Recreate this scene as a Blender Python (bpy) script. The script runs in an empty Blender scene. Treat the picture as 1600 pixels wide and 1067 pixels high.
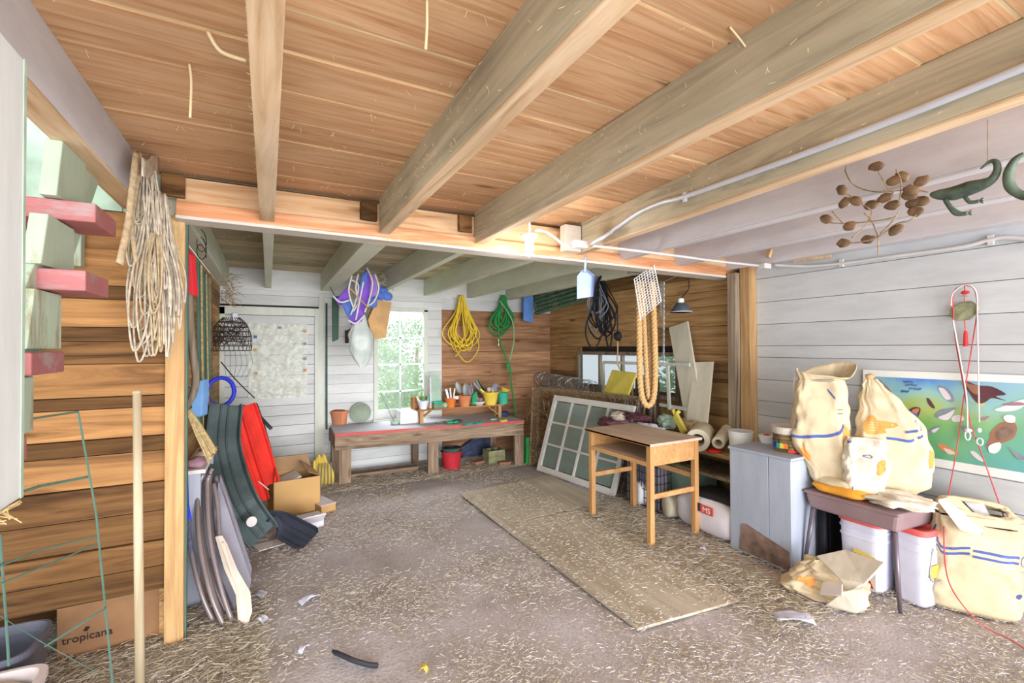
import bpy, math, random
import numpy as np
from mathutils import Vector, Matrix, noise
random.seed(7)
SC = bpy.context.scene
COL = SC.collection
PI = math.pi

# ---------------------------------------------------------------- camera
FPX, CAMH = 716.5, 1.55
YAW, PIT, ROL = .48867, .01214, -.0043
_cy, _sy = math.cos(YAW), math.sin(YAW)
FW = Vector((_sy*math.cos(PIT), _cy*math.cos(PIT), math.sin(PIT)))
_r = Vector((_cy, -_sy, 0)); _u = _r.cross(FW)
RT = _r*math.cos(ROL)+_u*math.sin(ROL)
UP = -_r*math.sin(ROL)+_u*math.cos(ROL)
CAMP = Vector((0, 0, CAMH))
cam = bpy.data.cameras.new('camera'); camo = bpy.data.objects.new('camera', cam); COL.objects.link(camo)
cam.sensor_width = 36; cam.lens = FPX/1600*36; cam.clip_start = .05
M = Matrix((RT, UP, -FW)).transposed().to_4x4(); M.translation = CAMP
camo.matrix_world = M
SC.camera = camo

def P(u, v, X=None, Y=None, Z=None):
    "world point seen at photo pixel (u,v) on the plane X=, Y= or Z="
    d = FW+RT*((u-800)/FPX)-UP*((v-533.5)/FPX)
    t = X/d.x if X is not None else Y/d.y if Y is not None else (Z-CAMH)/d.z
    return CAMP+d*t

# ---------------------------------------------------------------- world and light
SC.view_settings.view_transform = 'Standard'; SC.view_settings.look = 'None'
SC.view_settings.gamma = 1; SC.view_settings.use_curve_mapping = False
SC.view_settings.exposure = 0.30
W = bpy.data.worlds.new('sky'); SC.world = W; W.use_nodes = True
nt = W.node_tree; bg = nt.nodes['Background']
bg.inputs[0].default_value = (.80, .90, 1.0, 1); bg.inputs[1].default_value = 2.2

def area(name, loc, target, sx, sy, power, col):
    l = bpy.data.lights.new(name, 'AREA'); l.shape = 'RECTANGLE'; l.size = sx; l.size_y = sy
    l.energy = power; l.color = col
    o = bpy.data.objects.new(name, l); COL.objects.link(o); o.location = loc
    o.rotation_euler = (Vector(target)-Vector(loc)).to_track_quat('-Z', 'Y').to_euler()
    return o
# two added fills behind the camera, then daylight of the stair bay and the window
area('rear_daylight_fill', (1.7, -11, 2.0), (1.7, 3, 1.3), 12, 4, 1900, (.97, .96, 1))  # added wide soft light, standing for an unseen open side behind the camera
area('ceiling_fill', (1.7, -2.6, .1), (1.7, 3.2, 2.4), 6, 1.6, 150, (1, .95, .90))  # added light low behind the camera, brightens the ceiling
area('stair_bay_daylight', (-2.4, 1.2, 1.6), (2, 3, 1.2), 2.2, 2.0, 30, (.9, .96, 1))
area('window_daylight', (1.7, 7.6, 3.7), (1.6, 4.2, .4), 2.6, 1.6, 420, (.93, .97, 1))
bl = bpy.data.lights.new('bulb_light', 'POINT'); bl.energy = 8; bl.shadow_soft_size = .05; bl.color = (1, .95, .9)
blo = bpy.data.objects.new('bulb_light', bl); COL.objects.link(blo); blo.location = (1.545, 2.6, 2.10)

# ---------------------------------------------------------------- materials
def lin(c):
    return tuple(((x/255)/12.92 if x/255 <= .04045 else ((x/255+.055)/1.055)**2.4) for x in c)+(1,)
MATS = {}
def newmat(name):
    m = bpy.data.materials.new(name); m.use_nodes = True
    n = m.node_tree; b = n.nodes['Principled BSDF']; MATS[name] = m
    return m, n, b
def node(n, t, **k):
    x = n.nodes.new(t)
    for a, v in k.items():
        if a.startswith('i_'): x.inputs[a[2:].replace('_', ' ')].default_value = v
        else: setattr(x, a, v)
    return x
def ramp(n, fac, stops):
    r = n.nodes.new('ShaderNodeValToRGB'); e = r.color_ramp.elements
    e[0].position, e[0].color = stops[0]; e[1].position, e[1].color = stops[-1]
    for p, c in stops[1:-1]:
        q = e.new(p); q.color = c
    n.links.new(fac, r.inputs[0]); return r.outputs[0]
def coords(n, scale, kind='Object', rot=(0, 0, 0)):
    t = n.nodes.new('ShaderNodeTexCoord'); m = n.nodes.new('ShaderNodeMapping')
    m.inputs['Scale'].default_value = scale; m.inputs['Rotation'].default_value = rot
    n.links.new(t.outputs[kind], m.inputs[0]); return m.outputs[0]
def mix(n, f, a, b, mode='MIX'):
    m = n.nodes.new('ShaderNodeMix'); m.data_type = 'RGBA'; m.blend_type = mode
    for s, v in ((0, f), (6, a), (7, b)):
        if hasattr(v, 'default_value') or hasattr(v, 'is_linked'): n.links.new(v, m.inputs[s])
        else: m.inputs[s].default_value = v
    return m.outputs[2]
def bump(n, b, h, d=.2, dist=.01):
    x = node(n, 'ShaderNodeBump'); x.inputs['Strength'].default_value = d; x.inputs['Distance'].default_value = dist
    n.links.new(h, x.inputs['Height']); n.links.new(x.outputs[0], b.inputs['Normal'])
def plain(name, c, rough=.7, metal=0, var=.12, scale=6, alpha=1, trans=0, bmp=0, sss=0):
    m, n, b = newmat(name)
    ns = node(n, 'ShaderNodeTexNoise'); ns.inputs['Scale'].default_value = scale; ns.inputs['Detail'].default_value = 4
    n.links.new(coords(n, (1, 1, 1)), ns.inputs['Vector'])
    L = lin(c)
    dk = tuple(x*(1-var*1.6) for x in L[:3])+(1,); lt = tuple(min(1, x*(1+var)) for x in L[:3])+(1,)
    n.links.new(ramp(n, ns.outputs[0], [(.3, dk), (.7, lt)]), b.inputs['Base Color'])
    b.inputs['Roughness'].default_value = rough; b.inputs['Metallic'].default_value = metal
    b.inputs['Alpha'].default_value = alpha; b.inputs['Transmission Weight'].default_value = trans
    b.inputs['Specular IOR Level'].default_value = .25
    if bmp: bump(n, b, ns.outputs[0], bmp)
    return m
def wood(name, dark, mid, light, axis='X', rough=.85, grain=1.0, knots=True, varr=.35):
    "board grain drawn out along one axis; attribute rnd shifts every board"
    m, n, b = newmat(name)
    at = node(n, 'ShaderNodeAttribute', attribute_name='rnd')
    s = {'X': (.9, 14, 14), 'Y': (14, .9, 14), 'Z': (14, 14, .9)}[axis]
    s = tuple(q*grain for q in s)
    co = coords(n, s)
    off = node(n, 'ShaderNodeVectorMath', operation='SCALE'); off.inputs['Scale'].default_value = 37
    cb = node(n, 'ShaderNodeCombineXYZ')
    for i in range(3): n.links.new(at.outputs['Fac'], cb.inputs[i])
    n.links.new(cb.outputs[0], off.inputs[0])
    ad = node(n, 'ShaderNodeVectorMath', operation='ADD'); n.links.new(co, ad.inputs[0]); n.links.new(off.outputs[0], ad.inputs[1])
    ns = node(n, 'ShaderNodeTexNoise'); ns.inputs['Scale'].default_value = 1; ns.inputs['Detail'].default_value = 6
    ns.inputs['Distortion'].default_value = 1.6; ns.inputs['Roughness'].default_value = .6
    n.links.new(ad.outputs[0], ns.inputs['Vector'])
    c = ramp(n, ns.outputs[0], [(.28, lin(dark)), (.48, lin(mid)), (.72, lin(light))])
    # board to board tone
    hv = node(n, 'ShaderNodeHueSaturation')
    mr = node(n, 'ShaderNodeMapRange'); mr.inputs['To Min'].default_value = 1-varr; mr.inputs['To Max'].default_value = 1+varr*.35
    n.links.new(at.outputs['Fac'], mr.inputs[0]); n.links.new(mr.outputs[0], hv.inputs['Value']); n.links.new(c, hv.inputs['Color'])
    c = hv.outputs[0]
    # broad weathering
    n2 = node(n, 'ShaderNodeTexNoise'); n2.inputs['Scale'].default_value = 1.3; n2.inputs['Detail'].default_value = 5
    n.links.new(coords(n, (1, 1, 1)), n2.inputs['Vector'])
    w = ramp(n, n2.outputs[0], [(.35, (.72, .70, .68, 1)), (.62, (1.0, 1.0, 1.0, 1))])
    c = mix(n, .75, c, w, 'MULTIPLY')
    if knots:
        vo = node(n, 'ShaderNodeTexVoronoi'); vo.inputs['Scale'].default_value = 1
        ks = {'X': (1.3, 5.2, 5.2), 'Y': (5.2, 1.3, 5.2), 'Z': (5.2, 5.2, 1.3)}[axis]
        n.links.new(coords(n, ks), vo.inputs['Vector'])
        k = ramp(n, vo.outputs['Distance'], [(.05, (.38, .28, .22, 1)), (.13, (1, 1, 1, 1))])
        c = mix(n, .85, c, k, 'MULTIPLY')
    n.links.new(c, b.inputs['Base Color']); b.inputs['Roughness'].default_value = rough
    b.inputs['Specular IOR Level'].default_value = .2
    bump(n, b, ns.outputs[0], .35, .006)
    return m
def paint(name, c, worn, amount=.35, axis='X', rough=.6, varr=.08):
    "old brushed paint over boards, worn patches along the grain"
    m, n, b = newmat(name)
    at = node(n, 'ShaderNodeAttribute', attribute_name='rnd')
    s = {'X': (2, 9, 9), 'Y': (9, 2, 9), 'Z': (9, 9, 2)}[axis]
    ns = node(n, 'ShaderNodeTexNoise'); ns.inputs['Scale'].default_value = 1; ns.inputs['Detail'].default_value = 8; ns.inputs['Roughness'].default_value = .7
    n.links.new(coords(n, s), ns.inputs['Vector'])
    L = lin(c)
    c2 = ramp(n, ns.outputs[0], [(.3, tuple(x*.84 for x in L[:3])+(1,)), (.6, L)])
    hv = node(n, 'ShaderNodeHueSaturation'); mr = node(n, 'ShaderNodeMapRange')
    mr.inputs['To Min'].default_value = 1-varr; mr.inputs['To Max'].default_value = 1+varr
    n.links.new(at.outputs['Fac'], mr.inputs[0]); n.links.new(mr.outputs[0], hv.inputs['Value']); n.links.new(c2, hv.inputs['Color'])
    n2 = node(n, 'ShaderNodeTexNoise'); n2.inputs['Scale'].default_value = 1.6; n2.inputs['Detail'].default_value = 9; n2.inputs['Roughness'].default_value = .72
    n.links.new(coords(n, tuple(q*.45 for q in s)), n2.inputs['Vector'])
    f = ramp(n, n2.outputs[0], [(max(0, amount-.06), (1, 1, 1, 1)), (amount+.03, (0, 0, 0, 1))])
    n.links.new(mix(n, f, hv.outputs[0], lin(worn)), b.inputs['Base Color'])
    b.inputs['Roughness'].default_value = rough; b.inputs['Specular IOR Level'].default_value = .25
    bump(n, b, ns.outputs[0], .2, .004)
    return m
def glass(name, c=(225, 240, 230), alpha=.25):
    m, n, b = newmat(name)
    b.inputs['Base Color'].default_value = lin(c); b.inputs['Roughness'].default_value = .12
    b.inputs['Alpha'].default_value = alpha; return m

wood('deck_wood', (196, 144, 102), (226, 178, 134), (240, 202, 162), 'X', varr=.3, grain=1.5)
wood('deck_dusty', (176, 162, 132), (202, 188, 154), (220, 206, 174), 'X', varr=.3, grain=1.4)
wood('joist_wood', (166, 158, 138), (200, 190, 164), (220, 208, 182), 'Y', varr=.15, knots=False)
wood('orange_wood', (190, 140, 98), (224, 182, 138), (240, 212, 176), 'X', varr=.15)
wood('joist_edge', (190, 150, 112), (222, 190, 152), (240, 216, 188), 'Y', varr=.1, knots=False)
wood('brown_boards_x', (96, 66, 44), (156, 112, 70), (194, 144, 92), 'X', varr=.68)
wood('brown_boards_y', (124, 90, 60), (186, 146, 98), (218, 180, 128), 'Y', varr=.42)
wood('back_boards', (132, 94, 68), (178, 134, 100), (204, 162, 124), 'X', varr=.35)
wood('post_wood', (170, 132, 90), (204, 164, 114), (222, 190, 146), 'Z', varr=.15)
wood('grey_wood', (96, 84, 72), (150, 134, 114), (190, 174, 150), 'Z', varr=.25)
wood('bench_wood', (104, 86, 70), (152, 130, 108), (190, 168, 144), 'X', varr=.2)
wood('bench_wood_z', (104, 86, 70), (152, 130, 108), (190, 168, 144), 'Z', varr=.2)
wood('rust_orange', (186, 122, 84), (222, 156, 112), (240, 196, 156), 'X', varr=.1)
wood('desk_wood', (190, 136, 84), (212, 160, 104), (224, 180, 126), 'Y', varr=.08, knots=False, rough=.5)
wood('desk_wood_z', (190, 136, 84), (212, 160, 104), (224, 180, 126), 'Z', varr=.08, knots=False, rough=.5)
wood('desk_top', (200, 174, 152), (216, 194, 172), (224, 206, 188), 'Y', varr=.05, knots=False, rough=.6)
wood('handle_wood', (170, 150, 118), (206, 188, 154), (226, 210, 180), 'Z', varr=.1, knots=False)
wood('plywood', (192, 178, 156), (214, 202, 182), (224, 216, 200), 'Y', varr=.06, knots=False, grain=.6)
wood('shelf_wood', (140, 92, 54), (184, 128, 78), (208, 156, 104), 'X', varr=.1, knots=False)
wood('plank_wood', (120, 92, 62), (172, 140, 98), (200, 170, 126), 'Y', varr=.1, knots=False)
paint('white_siding_x', (214, 216, 214), (170, 160, 146), .33, 'X')
paint('white_siding_y', (204, 206, 208), (172, 162, 150), .31, 'Y')
paint('white_trim', (216, 220, 208), (170, 160, 140), .33, 'Z')
paint('joist_green', (216, 220, 200), (160, 154, 120), .34, 'Y')
paint('joist_grey', (206, 202, 206), (176, 164, 152), .33, 'Y')
paint('girder_paint', (224, 216, 204), (206, 166, 126), .42, 'X')
paint('bench_top_paint', (206, 204, 214), (170, 150, 140), .34, 'X')
paint('red_edge_paint', (196, 92, 88), (170, 130, 110), .42, 'X')
paint('red_tread_paint', (172, 104, 104), (160, 136, 134), .44, 'X')
paint('stringer_paint', (178, 192, 170), (150, 142, 112), .42, 'Z')
paint('panel_white', (222, 224, 222), (206, 202, 190), .28, 'Z', varr=.02)
paint('cabinet_paint', (176, 184, 200), (206, 210, 216), .34, 'Z')
paint('sash_paint', (226, 222, 216), (190, 168, 140), .36, 'Y')
paint('board_cream', (222, 216, 196), (196, 184, 156), .33, 'Z', varr=.04)
plain('dark', (52, 44, 42)); plain('black_rubber', (58, 58, 64), .5); plain('nearly_black', (36, 36, 42), .6)
plain('rope_tan', (190, 168, 134), .95, var=.2, scale=40); plain('rope_gold', (208, 170, 118), .95, var=.18, scale=60)
plain('twine_grey', (196, 182, 162), .95, var=.25, scale=30)
plain('yellow_rope', (236, 204, 60), .6); plain('green_strap', (44, 148, 76), .6); plain('green_strap_pale', (140, 190, 140), .6)
plain('blue_foam', (104, 150, 222), .7); plain('scoop_plastic', (178, 196, 232), .35); plain('white_plastic', (232, 232, 240), .4)
plain('white_enamel', (240, 240, 238), .3, var=.03); plain('bucket_plastic', (226, 226, 244), .4, var=.05)
plain('red_plastic', (232, 58, 46), .45); plain('lid_red', (244, 110, 106), .5); plain('bucket_red', (202, 52, 62), .45)
plain('sled_green', (84, 98, 98), .5, var=.25, scale=5); plain('sled_dark', (62, 66, 78), .45)
plain('cardboard', (202, 162, 106), .9, var=.06, scale=3); plain('cardboard_dark', (150, 112, 80), .9); plain('cardboard_inner', (164, 132, 98), .9)
plain('box_white', (226, 220, 226), .8, var=.05); plain('paper', (238, 228, 222), .9, var=.04)
plain('sack_paper', (218, 200, 166), .9, var=.07, scale=9, bmp=.9); plain('sack_pale', (222, 212, 194), .9, var=.06, scale=10, bmp=.9); plain('sack_inside', (196, 160, 112), .95)
plain('orange_ink', (244, 164, 88), .9, var=.06); plain('orange_bag', (240, 168, 60), .6); plain('blue_ink', (88, 104, 172), .9); plain('black_ink', (50, 46, 50), .9)
plain('metal_grey', (176, 180, 184), .4, .6); plain('conduit', (206, 210, 220), .35, .2, var=.05); plain('conduit_paint', (212, 208, 206), .6, var=.06)
plain('rust', (160, 136, 104), .9, var=.35, scale=25); plain('dark_wire', (64, 54, 50), .8); plain('green_wire', (88, 120, 108), .7)
plain('terracotta', (216, 138, 96), .9, var=.12); plain('orange_pot', (226, 124, 52), .6); plain('yellow_bucket', (238, 208, 84), .5)
plain('teal', (60, 182, 150), .6); plain('green_glove', (46, 170, 110), .8); plain('teal_cloth', (60, 164, 152), .9); plain('yellow_soft', (226, 196, 90), .8)
plain('pale_green', (176, 200, 180), .6); plain('lid_green', (150, 162, 144), .7); plain('grey_cloth', (140, 146, 160), .9); plain('dusty_steel', (150, 150, 142), .5, .3)
plain('navy_tarp', (72, 80, 108), .8, var=.3); plain('stone_green', (150, 150, 112), .95, var=.25, scale=14); plain('brick', (168, 120, 96), .95)
plain('purple', (140, 92, 214), .7); plain('lilac', (178, 138, 222), .7); plain('blue_cloth', (92, 124, 206), .7); plain('pale_piping', (222, 220, 214), .8)
plain('tan_bag', (206, 164, 112), .8); plain('film_white', (222, 232, 226), .3, alpha=.75); plain('film', (236, 240, 226), .18, alpha=.6, bmp=1.0, scale=12)
plain('dark_green', (70, 98, 82), .8); plain('green_net', (96, 130, 106), .9, var=.3, scale=30); plain('chair_tube', (146, 134, 134), .35, .3); plain('chair_arm', (218, 200, 184), .5)
plain('chair_sling', (150, 148, 160), .9); plain('blue_handle', (44, 60, 210), .4); plain('brush_grey', (92, 92, 112), .95, var=.3, scale=50); plain('sky_blue', (120, 168, 222), .6)
plain('straw_broom', (196, 172, 122), .95, var=.25, scale=50); plain('red_paint', (224, 48, 58), .6); plain('school_desk', (146, 122, 124), .5, var=.06); plain('steel_leg', (126, 116, 126), .4, .5)
plain('fabric_maroon', (104, 66, 72), .95); plain('fabric_mauve', (168, 130, 142), .95); plain('fabric_cream', (222, 206, 190), .95); plain('fabric_grey', (150, 148, 166), .95); plain('bag_white', (222, 220, 236), .5)
plain('roll_cream', (222, 212, 188), .8); plain('bronze', (132, 106, 80), .6, .2, var=.35, scale=18); plain('verdigris', (92, 106, 92), .6, .2, var=.4, scale=14); plain('bright_red', (214, 60, 60), .6); plain('cord_red', (206, 84, 84), .6); plain('cord_white', (226, 214, 214), .6)
plain('jade', (150, 152, 120), .5, var=.25, scale=22); plain('poster_white', (240, 240, 236), .5, var=.02); plain('tub_grey', (98, 98, 112), .5); plain('tub_white', (222, 206, 206), .45, var=.04)
plain('leaf_green', (130, 164, 104), .8, var=.35, scale=3); plain('lawn_green', (150, 190, 110), .9, var=.2, scale=2); plain('cobweb', (226, 204, 162), .95)
plain('sticker_black', (60, 60, 66)); plain('sticker_red', (222, 88, 76)); plain('lamp_metal', (120, 134, 150), .35, .6); plain('yellow_panel', (226, 208, 96), .7)
plain('litter_white', (206, 206, 222), .8); plain('brass_tin', (150, 132, 96), .35, .6, var=.5, scale=12); plain('tin_label', (214, 206, 196), .7); plain('worn_brown', (140, 116, 104), .95, var=.3, scale=14)
plain('sky_panel', (120, 118, 190), .8); plain('bay_green', (176, 196, 176), .8, var=.2); plain('plant_brown', (150, 96, 60), .9)
glass('pane_glass', (214, 230, 214), .16); glass('sash_glass', (150, 170, 160), .5)
m, n, b = newmat('bulb_glow'); b.inputs['Emission Color'].default_value = (1, .97, .92, 1); b.inputs['Emission Strength'].default_value = 6

# floor of trodden dirt and dust
m, n, b = newmat('dirt')
ns = node(n, 'ShaderNodeTexNoise'); ns.inputs['Scale'].default_value = 2.2; ns.inputs['Detail'].default_value = 9; ns.inputs['Roughness'].default_value = .65
n.links.new(coords(n, (1, 1, 1)), ns.inputs['Vector'])
c1 = ramp(n, ns.outputs[0], [(.28, lin((176, 166, 160))), (.5, lin((204, 196, 198))), (.72, lin((220, 214, 222)))])
n3 = node(n, 'ShaderNodeTexNoise'); n3.inputs['Scale'].default_value = 70; n3.inputs['Detail'].default_value = 4
n.links.new(coords(n, (1, 1, 1)), n3.inputs['Vector'])
c2 = ramp(n, n3.outputs[0], [(.3, (.72, .68, .62, 1)), (.6, (1, 1, 1, 1))])
n.links.new(mix(n, .8, c1, c2, 'MULTIPLY'), b.inputs['Base Color']); b.inputs['Roughness'].default_value = .95
bump(n, b, n3.outputs[0], .5, .01)
m, n, b = newmat('straw')
at = node(n, 'ShaderNodeAttribute', attribute_name='rnd')
n.links.new(ramp(n, at.outputs['Fac'], [(0, lin((150, 132, 104))), (.22, lin((196, 182, 152))), (.55, lin((218, 208, 190))), (1, lin((236, 232, 232)))]), b.inputs['Base Color'])
b.inputs['Roughness'].default_value = .8
# poster picture ground: blue sky to yellow green meadow to teal
m, n, b = newmat('poster_print')
co = coords(n, (1, 1, 1)); sp = node(n, 'ShaderNodeSeparateXYZ'); n.links.new(co, sp.inputs[0])
nz = node(n, 'ShaderNodeTexNoise'); nz.inputs['Scale'].default_value = 5; n.links.new(co, nz.inputs['Vector'])
ma = node(n, 'ShaderNodeMath', operation='MULTIPLY_ADD'); ma.inputs[1].default_value = .3; n.links.new(nz.outputs[0], ma.inputs[0]); zz = node(n, 'ShaderNodeMath', operation='MULTIPLY_ADD'); zz.inputs[1].default_value = 1.1; zz.inputs[2].default_value = .28; n.links.new(sp.outputs[2], zz.inputs[0]); n.links.new(zz.outputs[0], ma.inputs[2])
a1 = ramp(n, ma.outputs[0], [(.15, lin((96, 168, 110))), (.38, lin((128, 182, 104))), (.52, lin((178, 196, 110))), (.62, lin((150, 200, 200))), (.74, lin((84, 140, 214)))])
a2 = ramp(n, ma.outputs[0], [(.15, lin((110, 180, 190))), (.45, lin((120, 186, 150))), (.74, lin((168, 206, 220)))])
yy = node(n, 'ShaderNodeMapRange'); yy.inputs['From Min'].default_value = -.35; yy.inputs['From Max'].default_value = -.9
n.links.new(sp.outputs[1], yy.inputs[0])
n.links.new(mix(n, yy.outputs[0], a1, a2), b.inputs['Base Color']); b.inputs['Roughness'].default_value = .35

# ---------------------------------------------------------------- mesh builder
class MB:
    def __init__(s): s.v = []; s.f = []; s.r = []; s.m = []; s.mi = 0; s.rv = None
    def add(s, vs, fs, r=None):
        o = len(s.v); s.v += [tuple(v) for v in vs]
        if r is None: r = s.rv if s.rv is not None else random.random()
        for f in fs: s.f.append(tuple(i+o for i in f)); s.r.append(r); s.m.append(s.mi)
        return s
    def hexa(s, c, r=None):   # 8 corners: bottom loop, top loop
        return s.add(c, [(3, 2, 1, 0), (4, 5, 6, 7), (0, 1, 5, 4), (1, 2, 6, 5), (2, 3, 7, 6), (3, 0, 4, 7)], r)
    def box(s, x0, x1, y0, y1, z0, z1, r=None):
        return s.hexa([(x0, y0, z0), (x1, y0, z0), (x1, y1, z0), (x0, y1, z0), (x0, y0, z1), (x1, y0, z1), (x1, y1, z1), (x0, y1, z1)], r)
    def obox(s, c, sx, sy, sz, rot=(0, 0, 0), r=None):
        R = Matrix.Rotation(rot[2], 3, 'Z')@Matrix.Rotation(rot[1], 3, 'Y')@Matrix.Rotation(rot[0], 3, 'X'); c = Vector(c)
        return s.hexa([c+R@Vector((a*sx/2, b*sy/2, d*sz/2)) for d in (-1, 1) for a, b in ((-1, -1), (1, -1), (1, 1), (-1, 1))], r)
    def bar(s, p, q, w, h, up=(0, 0, 1), r=None):
        p, q = Vector(p), Vector(q); d = (q-p).normalized(); up = Vector(up)
        sd = d.cross(up)
        if sd.length < 1e-4: sd = d.cross(Vector((1, 0, 0)))
        sd.normalize(); u = sd.cross(d)
        return s.hexa([e+sd*a*w/2+u*b*h/2 for e in (p, q) for a, b in ((-1, -1), (1, -1), (1, 1), (-1, 1))], r)
    def slab(s, pts, off, r=None):     # polygon extruded by vector
        n = len(pts); off = Vector(off); a = [Vector(p) for p in pts]
        fs = [tuple(range(n-1, -1, -1)), tuple(range(n, 2*n))]+[(i, (i+1) % n, n+(i+1) % n, n+i) for i in range(n)]
        return s.add(a+[p+off for p in a], fs, r)
    def tube(s, pts, rad, n=8, closed=False, caps=True, flat=1.0):
        pts = [Vector(p) for p in pts]; N = len(pts)
        if N < 2: return s
        rr = rad if isinstance(rad, (list, tuple)) else [rad]*N
        tn = []
        for i in range(N):
            a = pts[(i-1) % N] if (closed or i > 0) else pts[i]; b = pts[(i+1) % N] if (closed or i < N-1) else pts[i]
            t = b-a; tn.append(t.normalized() if t.length > 1e-9 else Vector((0, 0, 1)))
        u = tn[0].orthogonal().normalized(); vs = []
        for i in range(N):
            u = u-tn[i]*u.dot(tn[i])
            u = u.normalized() if u.length > 1e-6 else tn[i].orthogonal().normalized()
            w = tn[i].cross(u)
            for k in range(n):
                a = 2*PI*k/n; vs.append(pts[i]+u*math.cos(a)*rr[i]+w*math.sin(a)*rr[i]*flat)
        fs = []
        for i in range(N if closed else N-1):
            j = (i+1) % N
            for k in range(n): fs.append((i*n+k, i*n+(k+1) % n, j*n+(k+1) % n, j*n+k))
        if caps and not closed: fs += [tuple(range(n-1, -1, -1)), tuple((N-1)*n+k for k in range(n))]
        return s.add(vs, fs)
    def lathe(s, c, prof, n=24, R=None, sx=1, sy=1, r=None):
        c = Vector(c); vs = []
        for (ra, z) in prof:
            for k in range(n):
                a = 2*PI*k/n; p = Vector((ra*math.cos(a)*sx, ra*math.sin(a)*sy, z))
                vs.append(c+(R@p if R else p))
        fs = [(i*n+k, i*n+(k+1) % n, (i+1)*n+(k+1) % n, (i+1)*n+k) for i in range(len(prof)-1) for k in range(n)]
        if prof[0][0] > 1e-4: fs.append(tuple(range(n-1, -1, -1)))
        if prof[-1][0] > 1e-4: fs.append(tuple((len(prof)-1)*n+k for k in range(n)))
        return s.add(vs, fs, r)
    def grid(s, fn, nu, nv, cu=False, flip=False):
        vs = [fn(i/(nu if cu else nu-1), j/(nv-1)) for j in range(nv) for i in range(nu)]
        fs = []
        for j in range(nv-1):
            for i in range(nu if cu else nu-1):
                q = (j*nu+i, j*nu+(i+1) % nu, (j+1)*nu+(i+1) % nu, (j+1)*nu+i)
                fs.append(q[::-1] if flip else q)
        return s.add(vs, fs)
    def ell(s, c, rx, ry, rz, n=12, R=None, wob=0, sd=0):
        c = Vector(c)
        def fn(u, v):
            a, t = 2*PI*u, PI*(v-.5)*.998
            p = Vector((math.cos(a)*math.cos(t)*rx, math.sin(a)*math.cos(t)*ry, math.sin(t)*rz))
            if wob: p *= 1+wob*noise.noise(p.normalized()*1.8+Vector((sd, sd, sd)))
            return c+(R@p if R else p)
        return s.grid(fn, n, max(6, n//2+1), cu=True)
    def build(s, name, mat, parent=None, smooth=False, bev=0, solid=0, sub=0, local=False):
        me = bpy.data.meshes.new(name)
        o = bpy.data.objects.new(name, me)
        org = Vector((0, 0, 0)); q = parent
        while q is not None and not local: org += q.location; q = q.parent
        vv = [(v[0]-org.x, v[1]-org.y, v[2]-org.z) for v in s.v] if not local else s.v
        me.from_pydata(vv, [], s.f)
        a = me.attributes.new('rnd', 'FLOAT', 'FACE'); a.data.foreach_set('value', s.r)
        mats = mat if isinstance(mat, (list, tuple)) else [mat]
        for k in mats: me.materials.append(MATS[k])
        me.polygons.foreach_set('material_index', s.m)
        if smooth: me.polygons.foreach_set('use_smooth', [True]*len(s.f))
        me.update(); COL.objects.link(o)
        if parent is not None: o.parent = parent
        if bev:
            w = o.modifiers.new('bevel', 'BEVEL'); w.width = bev; w.segments = 2; w.limit_method = 'ANGLE'
        if solid:
            w = o.modifiers.new('thick', 'SOLIDIFY'); w.thickness = solid; w.offset = 0
        if sub:
            w = o.modifiers.new('soft', 'SUBSURF'); w.levels = sub; w.render_levels = sub
        return o
def tag(o, label=None, cat=None, group=None, kind=None):
    if label: o['label'] = label
    if cat: o['category'] = cat
    if group: o['group'] = group
    if kind: o['kind'] = kind
    return o
def thing(name, label, cat, loc=(0, 0, 0), group=None):
    o = bpy.data.objects.new(name, None); COL.objects.link(o); o.location = loc; o.empty_display_size = .05
    return tag(o, label, cat, group)
def struct(o, label=None): return tag(o, label, None, None, 'structure')
def spline(pts, n=8, closed=False):
    pts = [Vector(p) for p in pts]; N = len(pts); out = []
    for i in range(N if closed else N-1):
        g = (lambda k: pts[k % N]) if closed else (lambda k: pts[max(0, min(N-1, k))])
        a, b, c, d = g(i-1), g(i), g(i+1), g(i+2)
        for k in range(n):
            t = k/n
            out.append(.5*((2*b)+(c-a)*t+(2*a-5*b+4*c-d)*t*t+(3*b-a-3*c+d)*t**3))
    if not closed: out.append(pts[-1])
    return out
def text(body, parent, world, right, up, size, mat, name='lettering'):
    c = bpy.data.curves.new(name, 'FONT'); c.body = body; c.size = size; c.extrude = .0008; c.align_x = 'CENTER'; c.align_y = 'CENTER'
    c.materials.append(MATS[mat]); o = bpy.data.objects.new(name, c); COL.objects.link(o)
    r, u = Vector(right).normalized(), Vector(up).normalized(); nrm = r.cross(u)
    m = Matrix((r, u, nrm)).transposed().to_4x4(); org = Vector((0, 0, 0)); q = parent
    while q is not None: org += q.location; q = q.parent
    m.translation = Vector(world)-org
    bpy.context.view_layer.update(); dg = bpy.context.evaluated_depsgraph_get()
    me = bpy.data.meshes.new_from_object(o.evaluated_get(dg)); me.name = name
    COL.objects.unlink(o); bpy.data.objects.remove(o)
    o = bpy.data.objects.new(name, me); COL.objects.link(o); o.parent = parent; o.matrix_local = m
    return o

# ================================================================ THE SHELL
XL, XR, YB, ZC = -.47, 3.9, 6.1, 2.47
Y0 = -1.6
def dump(x, y): return .012*noise.noise(Vector((x*3, y*3, 0)))+.02*noise.noise(Vector((x*1.1, y*1.1, 5)))
def heap(x, y):
    h = dump(x, y)*.5
    h += .05*max(0, 1-abs(y-6.0)/.7) if .3 < x < 3 else 0          # litter under the bench
    return h
mb = MB(); NX, NY = 130, 160
mb.grid(lambda u, v: Vector((-3+7.4*u, Y0+(6.25-Y0)*v, 0))+Vector((0, 0, min(.03, heap(-3+7.4*u, Y0+(6.25-Y0)*v))-.012)), NX, NY)
struct(mb.build('floor', 'dirt', smooth=True), 'trodden dirt floor covered with dust and chaff')

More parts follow.
